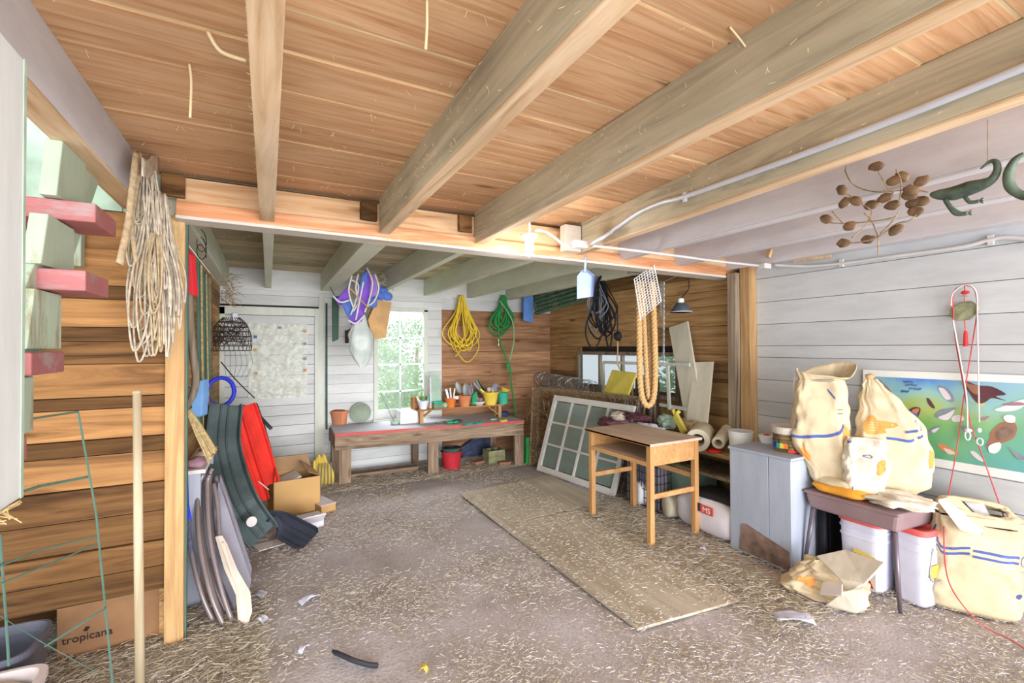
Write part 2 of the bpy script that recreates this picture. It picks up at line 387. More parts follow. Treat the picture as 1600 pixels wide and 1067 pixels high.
# ceiling deck: boards laid across the joists
mb = MB(); y = Y0
while y < YB+.1:
    w = random.choice((.2, .225, .24)); mb.mi = 0 if y+w < 3.0 else 1
    dz = random.uniform(-.003, .003)
    for xa, xb in ((-.62 if y < 2.9 else -.62, 1.27), (1.27, XR+.1)):
        mb.box(xa, xb, y, y+w-.012, ZC+dz, ZC+.025)
    mb.mi = 2; mb.box(-.62, XR+.1, y+w-.012, y+w, ZC+.003, ZC+.02)
    y += w
mb.mi = 0; mb.box(-.62, XR+.1, Y0, YB+.1, ZC+.03, ZC+.05)
struct(mb.build('ceiling', ['deck_wood', 'deck_dusty', 'cobweb']), 'board ceiling of wide planks laid over the joists')

# back wall: painted siding left, bare boards right, with the window hole
WX0, WX1, WZ0, WZ1 = 1.26, 1.87, .62, 2.03
mb = MB(); z = 0; k = 0
while z < ZC:
    h = .115+.012*random.random(); z1 = min(z+h, ZC)
    def seg(a, b):
        if b-a > .02: mb.box(a, b, YB-.012, YB+.02, z+.003, z1, random.random())
    mb.mi = 0
    dz0, dz1 = max(z, WZ0), min(z1, WZ1)
    if dz1 > dz0 and WZ0 <= z < WZ1-.03: seg(.6, WX0-.05); seg(WX1+.05, 2.13)
    else: seg(.6, 2.13)
    if z > 2.0: seg(XL-.1, .6)
    z = z1
mb.mi = 1; z = 0
while z < ZC:
    h = random.choice((.19, .21, .17)); z1 = min(z+h, ZC); xs = 2.13
    cut = random.uniform(2.5, 3.4)
    if z < 2.05:
        mb.box(xs, cut-.002, YB+.0, YB+.03, z+.004, z1); mb.box(cut, XR+.1, YB, YB+.03, z+.004, z1)
    else:
        mb.mi = 0; mb.box(xs, XR+.1, YB-.012, YB+.02, z+.004, z1); mb.mi = 1
    z = z1
mb.mi = 0; mb.box(XL-.1, XR+.1, YB-.03, YB+.02, ZC-.24, ZC)      # plate under the deck
mb.mi = 2; mb.box(XL-.1, WX0-.05, YB+.025, YB+.04, -.2, ZC); mb.box(WX1+.05, XR+.1, YB+.031, YB+.04, -.2, ZC); mb.box(WX0-.05, WX1+.05, YB+.025, YB+.04, -.2, WZ0-.04); mb.box(WX0-.05, WX1+.05, YB+.025, YB+.04, WZ1+.04, ZC)  # dark backing sheets added to stop daylight showing through the board gaps
struct(mb.build('wall_back', ['white_siding_x', 'back_boards', 'dark']), 'back wall of white horizontal siding, bare brown boards at its right end')

# right wall: white siding near, bare boards beyond the post
POSTY = 2.76
SEAMS = [0, .17, .36, .55, .74, .93, 1.06, 1.25, 1.448, 1.55, 1.74, 1.937, 2.15, 2.34, ZC]
mb = MB()
for a, b in zip(SEAMS[:-1], SEAMS[1:]):
    mb.box(XR, XR+.03, Y0, .2, a+.004, b); mb.box(XR, XR+.03, .203, 2.62, a+.004, b)
mb.mi = 1; z = 0
W2 = (3.55, 5.3, 1.0, 1.44)     # y0,y1,z0,z1 of the low window
while z < ZC:
    h = random.choice((.15, .18, .2)); z1 = min(z+h, ZC)
    if z1 > W2[2]+.05 and z < W2[3]-.05:
        mb.box(XR+.02, XR+.05, 2.62, W2[0], z+.004, z1); mb.box(XR+.02, XR+.05, W2[1], YB+.03, z+.004, z1)
    else: mb.box(XR+.02, XR+.05, 2.62, YB+.03, z+.004, z1)
    z = z1
mb.mi = 2; mb.box(XR+.052, XR+.06, 2.6, W2[0], -.2, ZC); mb.box(XR+.052, XR+.06, W2[1], YB+.05, -.2, ZC); mb.box(XR+.052, XR+.06, W2[0], W2[1], -.2, W2[2]-.04); mb.box(XR+.052, XR+.06, W2[0], W2[1], W2[3]+.04, ZC); mb.box(XR+.031, XR+.04, Y0, 2.62, -.2, ZC)  # dark backing added behind the siding so its seams leak no light
struct(mb.build('wall_right', ['white_siding_y', 'brown_boards_y', 'dark']), 'right wall, white painted siding near and bare brown boards beyond the post')

# post of the right wall where paint ends
o = MB().box(3.74, 3.9, 2.72, 2.80, 0, 2.22).build('post', 'grey_wood', bev=.004)
tag(o, 'grey rough post on the right wall where the white paint ends', 'post')
o = MB().box(3.80, 3.9, 2.62, 2.715, 0, 2.3).build('post', 'post_wood', bev=.004)
tag(o, 'orange stud beside the grey post on the right wall', 'post')

# left partition facing the camera: wide brown boards with a pale end post
BZ = [.30, .418, .555, .706, .86, 1.02, 1.10, 1.25, 1.31, 1.475, 1.588, 1.66, 1.80, 1.87, 2.05, 2.25]
mb = MB()
for i, (a, b) in enumerate(zip(BZ[:-1], BZ[1:])):
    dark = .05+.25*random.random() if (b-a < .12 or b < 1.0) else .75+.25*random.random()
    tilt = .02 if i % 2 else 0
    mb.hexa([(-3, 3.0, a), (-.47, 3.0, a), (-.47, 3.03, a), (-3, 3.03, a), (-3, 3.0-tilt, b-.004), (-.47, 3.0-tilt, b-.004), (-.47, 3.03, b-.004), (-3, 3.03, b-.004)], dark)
mb.rv = .1; mb.box(-3, -.47, 3.031, 3.045, .28, 2.25); mb.box(-3, -.51, 3.55, 3.58, -.1, 2.25); mb.box(-3, -.47, 3.045, 3.58, 2.22, 2.25); mb.rv = None  # backing, unseen second wall and lid added to keep the gap underneath dark
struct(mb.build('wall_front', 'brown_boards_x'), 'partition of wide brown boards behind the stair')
o = MB().box(-.475, -.392, 2.96, 3.06, 0, 2.25).build('post', 'post_wood', bev=.004)
tag(o, 'pale yellow post at the end of the brown board partition', 'post')
o = MB().box(-.392, -.384, 3.0, 3.035, 0, 2.25).build('trim_1', 'green_wire'); struct(o, 'thin green painted strip on the partition post')
# left wall past the partition
mb = MB(); z = 0
while z < 2.25:
    h = random.choice((.17, .2)); mb.box(XL-.04, XL-.01, 3.06, YB+.02, z+.004, min(2.25, z+h)); z += h
struct(mb.build('wall_left', 'brown_boards_y'), 'bare board wall on the left where the tools hang')
# stair bay beyond: pale boarded wall
mb = MB(); z = 0
while z < 3.4:
    mb.box(-3, -2.95, Y0, 3.0, z+.003, z+.15); z += .15
struct(mb.build('wall_left', 'bay_green'), 'pale green board wall at the far side of the stair bay')
# upper floor opening over the stair
mb = MB().box(-3, -.66, 2.99, 3.03, 2.25, 3.4).box(-.66, -.48, 3.0, 3.03, 2.25, 3.4); mb.mi = 1; mb.box(-3, -.62, Y0, 3.0, 3.4, 3.43)
struct(mb.build('wall_front', ['bay_green', 'deck_dusty']), 'painted upper wall and roof deck over the stair opening')

# joists
JX = [.03, .665, 1.30, 1.93, 2.56, 3.18]
NM = ['second', 'third', 'fourth', 'fifth', 'sixth', 'seventh']
def joist(x, y0, y1, w, mats, label, z0=2.25):
    mb = MB(); mb.box(x-w, x, y0, y1, z0+.012, ZC, .5); mb.mi = 1; mb.box(x-w, x, y0, y1, z0, z0+.012, .6)
    o = mb.build('ceiling_joist', mats, bev=.003)
    tag(o, label, 'joist', 'near joists' if y1 < 3 else 'far joists')
joist(-.555, Y0, 2.93, .09, ['joist_grey', 'joist_edge'], 'leftmost near joist at the edge of the stair opening')
def J5X(y): return 1.875+.0753*(y-.46)          # left face of the slightly skewed fifth joist
mb = MB(); ya, yb = Y0, 2.86
for mi_, za, zb in ((0, 2.262, ZC), (1, 2.25, 2.262)):
    mb.mi = mi_; mb.hexa([(J5X(ya), ya, za), (J5X(ya)+.065, ya, za), (J5X(yb)+.065, yb, za), (J5X(yb), yb, za), (J5X(ya), ya, zb), (J5X(ya)+.065, ya, zb), (J5X(yb)+.065, yb, zb), (J5X(yb), yb, zb)], .5)
tag(mb.build('ceiling_joist', ['joist_wood', 'joist_edge'], bev=.003), 'unpainted near joist, fifth from the left, carrying the thick pale conduit', 'joist', 'near joists')
for i, x in enumerate(JX):
    nat = i < 4
    if i == 3: continue
    joist(x, Y0, 2.86, .065 if i else .072, ['joist_wood', 'joist_edge'] if nat else ['joist_grey', 'joist_grey'],
          ('unpainted near joist, %s from the left' if nat else 'pale grey painted near joist, %s from the left') % NM[i])
joist(-.39, 2.99, YB-.03, .09, ['joist_green', 'joist_green'], 'leftmost far joist above the hanging tools, painted pale green')
for i, x in enumerate(JX):
    joist(x+(.05 if i == 1 else 0), 2.99, YB-.03, .15 if i == 1 else .062, ['joist_green', 'joist_green'], 'pale green painted far joist, %s from the left%s' % (NM[i], ', doubled' if i == 1 else ''))
# wall plate on the right
o = MB().box(3.78, 3.9, Y0, 2.86, 2.26, ZC).build('ceiling_joist', 'joist_grey', bev=.003); tag(o, 'grey painted wall plate along the top of the right wall', 'joist')
# cross beam
g = thing('cross_beam', 'long cross beam under the joists with orange face and whitish lower edge', 'beam', (1.7, 2.92, 2.22))
mb = MB(); mb.hexa([(-.42, 2.90, 2.24), (3.9, 2.84, 2.205), (3.9, 2.96, 2.205), (-.42, 2.99, 2.24), (-.42, 2.90, ZC-.03), (3.9, 2.84, ZC-.03), (3.9, 2.96, ZC-.03), (-.42, 2.99, ZC-.03)])
mb.build('upper_board', 'orange_wood', g, bev=.003)
mb = MB(); mb.hexa([(-.42, 2.875, 2.235), (3.9, 2.815, 2.2), (3.9, 2.84, 2.2), (-.42, 2.90, 2.235), (-.42, 2.875, 2.31), (3.9, 2.815, 2.275), (3.9, 2.84, 2.275), (-.42, 2.90, 2.31)])
mb.build('lower_board', 'rust_orange', g, bev=.003)
mb = MB(); mb.hexa([(-.42, 2.868, 2.218), (3.9, 2.808, 2.183), (3.9, 2.97, 2.183), (-.42, 3.0, 2.218), (-.42, 2.868, 2.234), (3.9, 2.808, 2.199), (3.9, 2.97, 2.199), (-.42, 3.0, 2.234)])
mb.build('bottom_strip', 'girder_paint', g)
o = MB().box(1.90, 2.04, 2.74, 2.812, 2.25, 2.44).build('blocking', 'girder_paint', bev=.003); tag(o, 'whitewashed wood block fixed to the cross beam behind the junction box', 'wood block')
# blocks between joists at the beam
for x, w in ((-.16, .1), (.42, .12), (1.05, .08)):
    o = MB().obox((x-.27 if x < 0 else x+.12, 2.87, 2.38), .10, .03, .11, (0, 0, .2)).build('blocking', 'brown_boards_x', bev=.003)
    tag(o, 'small brown block on the cross beam %s' % ('near its left end' if x < 0 else 'left of the third joist' if x < .6 else 'left of the fourth joist'), 'wood block')

# door in the back wall
d = tag(thing('door_1', 'white board door in the back wall covered with plastic sheet', None, (.08, YB, 0)), kind='structure')
mb = MB(); z = .03
while z < 1.93:
    mb.box(XL+.04, .50, YB-.02, YB+.01, z+.003, min(1.93, z+.118)); z += .12
mb.build('door_panel', 'white_siding_x', d)
mb = MB().box(XL-.02, XL+.04, YB-.05, YB+.02, 0, 2.02).box(.50, .548, YB-.05, YB+.02, 0, 2.03).box(.548, .61, YB-.035, YB+.02, 0, 2.2).box(XL-.02, .50, YB-.05, YB+.02, 1.935, 2.03)
mb.build('door_frame', 'white_trim', d, bev=.003)
# plastic film stapled over the door
pf = thing('plastic_sheet', 'crinkled translucent plastic sheet stapled on the white door', 'plastic sheet', (.1, YB-.03, .95))
def film(u, v):
    x, z = -.2+.62*u, .96+.88*v
    return Vector((x+.008*noise.noise(Vector((z*4, 1, 1))), YB-.034-.016*abs(noise.noise(Vector((x*7, z*6, 2))))-.008*noise.noise(Vector((x*22, z*30, 7))), z))
MB().grid(film, 60, 80).build('film', 'film', pf, smooth=True)
for (x, z, c) in ((.39, 1.75, 'tan_bag'), (.39, 1.6, 'grey_cloth'), (.39, 1.42, 'grey_cloth'), (.39, 1.28, 'terracotta'), (-.13, 1.68, 'blue_ink'), (-.13, 1.53, 'tan_bag'), (-.12, 1.26, 'tan_bag'), (.12, 1.79, 'grey_cloth')):
    MB().box(x-.016, x+.016, YB-.062, YB-.055, z-.016, z+.016).build('tape_patch', c, pf)
o = MB().box(-.36, -.30, YB-.07, YB-.03, 1.84, 1.95).build('door_latch', 'metal_grey', bev=.004); tag(o, 'small pale metal latch at the upper left of the white door', 'latch')

# window_1
w = tag(thing('window_1', 'eight pane window over the workbench', None, (1.56, YB, WZ0)), kind='structure')
MB().box(WX0-.055, WX0, YB-.04, YB+.03, WZ0-.02, WZ1+.03).box(WX1, WX1+.055, YB-.04, YB+.03, WZ0-.02, WZ1+.03).box(WX0-.055, WX1+.055, YB-.04, YB+.03, WZ1, WZ1+.05).box(WX0-.07, WX1+.07, YB-.07, YB+.03, WZ0-.045, WZ0).build('window_frame', 'white_trim', w, bev=.003)
mb = MB(); mb.box(1.542, 1.562, YB-.01, YB+.02, WZ0, WZ1)
for i in (1, 2, 3): mb.box(WX0, WX1, YB-.01, YB+.02, WZ0+.3525*i-.01, WZ0+.3525*i+.01)
mb.build('muntin', 'metal_grey', w)
MB().box(WX0, WX1, YB+.006, YB+.009, WZ0, WZ1).build('pane', 'pane_glass', w)
mb = MB()                                          # wire netting outside the glass
for i in range(-16, 34):
    for sgn in (1, -1):
        a = Vector((WX0+i*.04, YB+.03, WZ0)); L = 1.41
        p0, p1 = a, a+Vector((sgn*L*.6, 0, L)); pts = []
        for t in np.linspace(0, 1, 12):
            q = p0.lerp(p1, t)
            if WX0 <= q.x <= WX1: pts.append(q)
        if len(pts) > 1: mb.tube([pts[0], pts[-1]], .0012, 3, caps=False)
mb.build('wire_netting', 'metal_grey', w)
# window_2 low in the right wall
w = tag(thing('window_2', 'low dusty window in the bare right wall', None, (XR, 4.4, W2[2])), kind='structure')
mb = MB(); y0, y1, z0, z1 = W2
mb.box(XR-.02, XR+.05, y0-.04, y1+.04, z1, z1+.045).box(XR-.02, XR+.05, y0-.04, y1+.04, z0-.045, z0).box(XR-.02, XR+.05, y0-.04, y0, z0, z1).box(XR-.02, XR+.05, y1, y1+.04, z0, z1)
for k in (1, 2, 3): yy_ = y0+(y1-y0)*k/4; mb.box(XR, XR+.04, yy_-.02, yy_+.02, z0, z1)
mb.build('window_frame', 'grey_wood', w, bev=.003)
MB().box(XR+.02, XR+.024, y0, y1, z0, z1).build('pane', 'sash_glass', w)

# outdoors: lawn and shrubs beyond the two windows
struct(MB().box(-6, 14, YB+.1, 22, -.35, -.3).box(XR+.1, 14, -4, YB+.1, -.35, -.3).build('ground', 'lawn_green'), 'grass outside the windows')
def shrub(x, y, h, r, label):
    rs = random.Random(int(x*100+y)); mb = MB()
    for k in range(2600):
        a, t = rs.uniform(0, 2*PI), rs.uniform(-1, 1); q = rs.uniform(.45, 1)**.5
        c = Vector((x+r*q*math.cos(a)*math.sqrt(1-t*t), y+r*q*math.sin(a)*math.sqrt(1-t*t), -.3+h*.55+h*.5*q*t))
        d1 = Vector((rs.uniform(-1, 1), rs.uniform(-1, 1), rs.uniform(-1, 1))).normalized()*.07
        d2 = d1.orthogonal().normalized()*.035
        mb.add([c-d1, c+d2, c+d1, c-d2], [(0, 1, 2, 3)], rs.random())
    t_ = thing('shrub', label, 'shrub', (x, y, -.3), 'shrubs outside')
    mb.build('foliage', 'leaf_green', t_); MB().tube([(x, y, -.3), (x+.05, y, h*.6)], .05).build('stem', 'plant_brown', t_)
shrub(2.2, 11.5, 1.9, 1.2, 'leafy shrub outside seen through the lower right panes of the workbench window')
shrub(3.9, 13.5, 2.6, 1.4, 'leafy shrub further back outside the workbench window')
shrub(6.0, 4.6, 2.2, 1.1, 'leafy shrub outside the low window of the right wall')

# ================================================================ FLOOR COVERING
rs = np.random.RandomState(3)
def straw(name, N, fx, zfn, lmin, lmax, label, rlo=0, rhi=1, wid=.0009):
    pts = fx(N); N = len(pts)
    a = rs.uniform(0, 2*np.pi, N); L = rs.uniform(lmin, lmax, N)*.5; tilt = rs.normal(0, .12, N)
    w = rs.uniform(.7, 1.6, N)*wid
    z = zfn(pts)
    d = np.stack([np.cos(a)*L, np.sin(a)*L, np.abs(np.sin(tilt))*L], 1); s = np.stack([-np.sin(a)*w, np.cos(a)*w, np.zeros(N)], 1)
    c = np.stack([pts[:, 0], pts[:, 1], z], 1)
    up = np.array([0, 0, 1])*w[:, None]*1.2
    v = np.stack([c-d-s, c-d+s, c+d+s, c+d-s, c-d+up, c+d+up+np.array([0, 0, .002])], 1).reshape(-1, 3)
    b = (np.arange(N)*6)[:, None]
    f = np.stack([b[:, 0], b[:, 0]+4, b[:, 0]+5, b[:, 0]+3, b[:, 0]+4, b[:, 0]+1, b[:, 0]+2, b[:, 0]+5], 1).reshape(-1, 4)
    me = bpy.data.meshes.new(name); me.vertices.add(len(v)); me.vertices.foreach_set('co', v.ravel().astype('f'))
    me.loops.add(f.size); me.loops.foreach_set('vertex_index', f.ravel().astype('i')); me.polygons.add(len(f))
    me.polygons.foreach_set('loop_start', (np.arange(len(f))*4).astype('i')); me.polygons.foreach_set('loop_total', np.full(len(f), 4, 'i'))
    r = np.repeat(rs.uniform(rlo, rhi, N), 2)
    me.attributes.new('rnd', 'FLOAT', 'FACE').data.foreach_set('value', r.astype('f')); me.materials.append(MATS['straw']); me.update()
    o = bpy.data.objects.new(name, me); COL.objects.link(o)
    return tag(o, label, 'straw', kind='stuff')
_f = np.array([[noise.noise(Vector((x*.08*1.6, y*.08*1.6, 3))) for x in range(-40, 60)] for y in range(-20, 85)])
def dens(p):
    ix = np.clip((p[:, 0]/.08+40).astype(int), 0, 99); iy = np.clip((p[:, 1]/.08+20).astype(int), 0, 104)
    return _f[iy, ix]
def floor_pts(N):
    p = np.stack([rs.uniform(-1.6, 3.85, N), 0.6+5.4*rs.uniform(0, 1, N)**1.35], 1)
    keep = dens(p)+rs.uniform(-.30, .30, N) > -.02
    ply = (p[:, 0] > 1.8) & (p[:, 0] < 2.5) & (p[:, 1] > 1.9) & (p[:, 1] < 4.5) & (rs.uniform(0, 1, N) > .55)
    return p[keep & ~ply]
def floor_z(p):
    on = (p[:, 0] > 1.76) & (p[:, 0] < 2.55) & (p[:, 1] > 1.85) & (p[:, 1] < 4.55)
    return np.where(on, .028, .006)+np.abs(rs.normal(0, .004, len(p)))
straw('scattered_straw', 150000, floor_pts, floor_z, .006, .034, 'loose chopped straw scattered all over the dirt floor')
def edge_pts(N):
    q = [np.stack([rs.uniform(.4, 3.4, N//2), rs.uniform(5.2, 6.0, N//2)], 1), np.stack([rs.normal(2.75, .22, N//4), rs.uniform(1.5, 3.6, N//4)], 1), np.stack([rs.uniform(-1.4, .0, N//4), rs.uniform(2.3, 3.3, N//4)], 1)]
    return np.concatenate(q)
straw('straw_heap', 26000, edge_pts, lambda p: .008+np.abs(rs.normal(0, .012, len(p))), .02, .08, 'thicker brown straw under the workbench and along the right side of the floor', 0, .7)

# plywood sheets
o = MB().hexa([(1.775, 3.56, .004), (2.95, 3.60, .004), (2.97, 4.66, .004), (1.775, 4.50, .012), (1.775, 3.56, .018), (2.95, 3.60, .018), (2.97, 4.66, .018), (1.775, 4.50, .028)]).build('plywood_sheet', 'plywood', bev=.002)
tag(o, 'far plywood sheet lying on the floor in front of the leaning window sash', 'plywood sheet')
o = MB().hexa([(1.775, 1.90, .004), (2.52, 1.82, .004), (2.55, 3.54, .004), (1.775, 3.54, .004), (1.775, 1.90, .020), (2.52, 1.82, .018), (2.55, 3.54, .018), (1.775, 3.54, .020)]).build('plywood_sheet', 'plywood', bev=.002)
tag(o, 'near plywood sheet lying on the floor beside the wooden desk', 'plywood sheet')
# litter
o = MB().tube(spline([(.30, 2.47, .02), (.33, 2.40, .035), (.37, 2.34, .035), (.43, 2.30, .02), (.47, 2.28, .015)]), .012, 6, flat=2.2).build('rubber_strip', 'black_rubber', smooth=True); tag(o, 'short curved strip of black rubber on the straw in the foreground', 'rubber strip')
def litter(u, v, w, l, rz, lab, mat='litter_white', h=.012):
    p = P(u, v, Z=.02); mb = MB()
    mb.grid(lambda a, b: Vector((p.x, p.y, .014+h*abs(noise.noise(Vector((a*3, b*3, u))))*2))+Matrix.Rotation(rz, 3, 'Z')@Vector(((a-.5)*w, (b-.5)*l, .02*math.sin(PI*b))), 8, 8)
    o = mb.build('paper_scrap', mat, smooth=True, solid=.002); tag(o, lab, 'paper scrap')
litter(484, 935, .05, .13, -1.1, 'largest white paper scrap on the straw, right of the folding chairs')
litter(403, 930, .07, .09, 1.2, 'white scrap on the straw just right of the tan chair armrest')
litter(408, 968, .05, .07, .8, 'white scrap by the foot of the tan chair armrest')
litter(475, 1014, .03, .06, -.9, 'small white scrap above the black rubber strip')
litter(1240, 965, .09, .2, .9, 'pale frayed scrap on the floor left of the crumpled floor sack')
litter(1098, 858, .05, .05, .5, 'small white scrap on the floor below the white feed bag')
litter(662, 1046, .03, .04, .9, 'tiny yellow scrap on the straw right of the rubber strip', 'yellow_soft')

# ================================================================ WORKBENCH
BT = .60
wb = thing('workbench', 'long low wooden workbench with white top and red front edge', 'workbench', (1.8, 5.6, 0))
MB().hexa([(.65, 5.40, BT-.03), (2.93, 5.20, BT-.03), (2.98, 6.05, BT-.03), (.68, 6.05, BT-.03), (.65, 5.40, BT), (2.93, 5.20, BT), (2.98, 6.05, BT), (.68, 6.05, BT)]).build('bench_top', 'bench_top_paint', wb, bev=.003)
MB().hexa([(.65, 5.385, BT-.032), (2.93, 5.185, BT-.032), (2.93, 5.2, BT-.032), (.65, 5.40, BT-.032), (.65, 5.385, BT+.002), (2.93, 5.185, BT+.002), (2.93, 5.2, BT+.002), (.65, 5.40, BT+.002)]).build('front_edge', 'red_edge_paint', wb)
MB().hexa([(.65, 5.395, .415), (2.93, 5.195, .415), (2.93, 5.225, .415), (.65, 5.425, .415), (.65, 5.395, BT-.03), (2.93, 5.195, BT-.03), (2.93, 5.225, BT-.03), (.65, 5.425, BT-.03)]).build('apron', 'bench_wood', wb, bev=.006)
MB().box(.66, .69, 5.43, 6.04, .415, BT-.03).build('end_board', 'bench_wood', wb, bev=.004)
for x, y in ((.70, 5.44), (1.70, 5.35), (2.83, 5.25)):
    MB().box(x, x+.13, y, y+.045, 0, .54).build('leg', 'bench_wood_z', wb, bev=.004)
    MB().box(x-.02, x+.06, 5.95, 6.03, 0, .57).build('leg', 'bench_wood_z', wb, bev=.004)
o = MB().box(.84, 1.66, 5.62, 5.72, .0, .07).build('timber_offcut', 'bench_wood', bev=.006); tag(o, 'old timber lying on the floor under the workbench', 'timber')

# riser shelf on the bench
RS0, RS1, RY = 1.665, 2.80, 5.60; RZ = .775
sh = thing('riser_shelf', 'small wooden riser shelf standing on the workbench', 'shelf', (2.2, 5.65, BT))
MB().box(RS0-.03, RS1+.03, RY-.05, RY+.13, RZ-.015, RZ+.005).build('shelf_board', 'shelf_wood', sh, bev=.002)
for x in (RS0, RS1-.05):
    MB().box(x, x+.045, RY-.03, RY-.005, BT, RZ-.015).build('leg', 'post_wood', sh, bev=.002)
    MB().box(x, x+.045, RY+.08, RY+.11, BT, RZ-.015).build('leg', 'post_wood', sh, bev=.002)
MB().bar((RS0+.05, RY-.02, BT+.09), (RS0+.14, RY-.02, RZ-.02), .03, .02).bar((RS1-.05, RY-.02, BT+.04), (RS1-.2, RY-.02, RZ-.02), .03, .02).build('braces', 'shelf_wood', sh)
# everything on the shelf
def shx(u): return P(u, 632, Y=RY).x
SZ = RZ+.005
def pot(name, x, y, z, r0, r1, h, mat, label, cat='pot', rim=.012, inner='dark'):
    t = thing(name, label, cat, (x, y, z))
    MB().lathe((x, y, z), [(r0, 0), (r1*.96, h-rim*1.4), (r1*1.06, h-rim*1.4), (r1*1.08, h), (r1*.93, h), (r0*.9, .012), (0, .012)], 24).build('pot_body', mat, t, smooth=False, bev=.001)
    return t
def wedge_tools(t, x, y, z, spec):
    for (dx, dy, l, lean, w, mat, nm) in spec:
        a = Vector((x+dx, y+dy, z)); b = a+Vector((math.sin(lean)*l, 0, math.cos(lean)*l))
        MB().bar(a, b, w, .01, up=(0, 1, 0)).build(nm, mat, t, bev=.002)
x = shx(660)
t = thing('tray_box', 'small wooden box frame at the left end of the riser shelf behind the white pot', 'box', (x, RY+.04, SZ))
MB().box(x-.12, x-.105, RY-.02, RY+.1, SZ, SZ+.15).box(x-.12, x+.08, RY+.09, RY+.105, SZ, SZ+.15).box(x+.07, x+.085, RY+.0, RY+.1, SZ, SZ+.15).build('box_frame', 'shelf_wood', t, bev=.001)
t = pot('plant_pot', shx(661), RY-.005, SZ, .045, .068, .105, 'white_plastic', 'white plastic pot with small tools at the left end of the riser shelf')
wedge_tools(t, shx(661), RY, SZ+.04, [(-.04, 0, .13, -.3, .03, 'pale_green', 'plant_label'), (.0, .01, .12, .1, .03, 'green_glove', 'plant_label'), (.03, 0, .12, .4, .02, 'teal', 'plant_label'), (-.02, -.02, .12, -.5, .02, 'metal_grey', 'trowel')])
# leaning slatted tray
x = shx(683); t = thing('plastic_tray', 'tall pale green ribbed plastic tray leaning on the window casing', 'tray', (x, RY+.04, SZ))
mb = MB(); h = .42; z0 = SZ+.0
mb.hexa([(x-.075, RY+.02, z0), (x+.07, RY+.02, z0), (x+.07, RY+.035, z0), (x-.075, RY+.035, z0), (x-.05, RY+.10, z0+h), (x+.065, RY+.10, z0+h), (x+.065, RY+.115, z0+h), (x-.05, RY+.115, z0+h)])
mb.build('tray_face', 'pale_green', t)
mb = MB()
for k in range(22):
    f = k/22; yy_ = RY+.015+.08*f; mb.box(x-.068+.02*f, x+.064, yy_-.006, yy_+.004, z0+f*h+.004, z0+f*h+.009)
mb.build('rib', 'pale_green', t)['kind'] = 'stuff'
MB().bar((x-.078, RY+.02, z0), (x-.055, RY+.10, z0+h*.86), .012, .02).bar((x-.055, RY+.10, z0+h*.86), (x-.03, RY+.11, z0+h), .012, .02).build('tray_edge', 'white_plastic', t)
o = None
for k in range(4):
    x = shx(683); o = MB().obox((x+random.uniform(-.006, .006), RY-.025, SZ+.012+.022*k), .12, .07, .020).build('seed_tray', ['teal', 'terracotta', 'teal', 'teal'][k], bev=.004)
    tag(o, ['small teal seed tray at the bottom of the stack before the ribbed tray', 'orange brown seed tray second in the stack on the riser shelf', 'small teal seed tray third from the bottom of the stack', 'small teal seed tray on top of the stack before the ribbed tray'][k], 'seed tray', 'seed trays stacked on the riser shelf')
o = MB().lathe((shx(693)+.005, RY-.03, SZ), [(.0, 0), (.03, .008), (.037, .035), (.03, .062), (0, .07)], 16).build('round_jar', 'pale_green', smooth=True); tag(o, 'small grey round jar between the seed trays and the first orange pot', 'jar')
t = pot('plant_pot', shx(704), RY, SZ, .052, .072, .115, 'orange_pot', 'orange pot holding white plant labels, left of the trowel pot')
wedge_tools(t, shx(704), RY, SZ+.05, [(-.04, 0, .15, -.5, .012, 'dark_green', 'stake'), (-.01, .01, .19, -.25, .03, 'white_plastic', 'plant_label'), (.01, -.01, .2, -.1, .02, 'paper', 'plant_label'), (.03, .0, .19, .15, .018, 'paper', 'plant_label')])
MB().obox((shx(704)+.05, RY-.06, SZ+.125), .07, .006, .04, (0, .1, 0)).build('label_card', 'paper', t)
t = pot('plant_pot', shx(726), RY, SZ, .06, .088, .14, 'terracotta', 'terracotta pot with two garden trowels, in the middle of the riser shelf')
for (dx, lean, l) in ((-.06, -.35, .30), (.0, .05, .24)):
    a = Vector((shx(726)+dx*.3, RY, SZ+.06)); d = Vector((math.sin(lean), 0, math.cos(lean))); tip = a+d*l
    f = MB(); f.bar(a, a+d*.07, .012, .012); R = Matrix((Vector((d.z, 0, -d.x)), Vector((0, 1, 0)), d)).transposed()
    f.ell(a+d*(l*.66), .042, .014, .085, 12, R=R); tr = f.build('trowel', 'dusty_steel', t, smooth=True)
# gloves heap and bowl
t = thing('garden_gloves', 'green garden gloves lying between the terracotta pot and the white bowl', 'gloves', (shx(741), RY, SZ))
mb = MB()
for k in range(5): mb.tube(spline([(shx(737)+.012*k, RY-.03, SZ+.015), (shx(738)+.02*k, RY-.02+.01*k, SZ+.07+.02*(k % 2)), (shx(739)+.01*k, RY, SZ+.13+.012*k)], 5), .014, 7)
mb.build('glove', 'green_glove', t, smooth=True)
mb = MB()
for k in range(4): mb.bar((shx(737)+.02*k, RY+.05, SZ+.05), (shx(734)+.02*k-.05+.01*k, RY+.05, SZ+.27+.02*(k % 2)), .018, .012, up=(0, 1, 0))
mb.build('stake', 'grey_cloth', t, bev=.002)
t = thing('bowl', 'white shallow bowl with seed heads on the riser shelf', 'bowl', (shx(748), RY, SZ))
MB().lathe((shx(748), RY-.01, SZ), [(.045, 0), (.082, .045), (.086, .05), (.078, .05), (.04, .01), (0, .01)], 24).build('bowl_body', 'white_plastic', t, smooth=True)
mb = MB()
for k in range(6): mb.ell((shx(748)+random.uniform(-.05, .04), RY+random.uniform(-.03, .03), SZ+.06+random.uniform(0, .03)), .03, .025, .02, 8, wob=.4, sd=k)
mb.build('dried_bulbs', 'fabric_mauve', t, smooth=True)
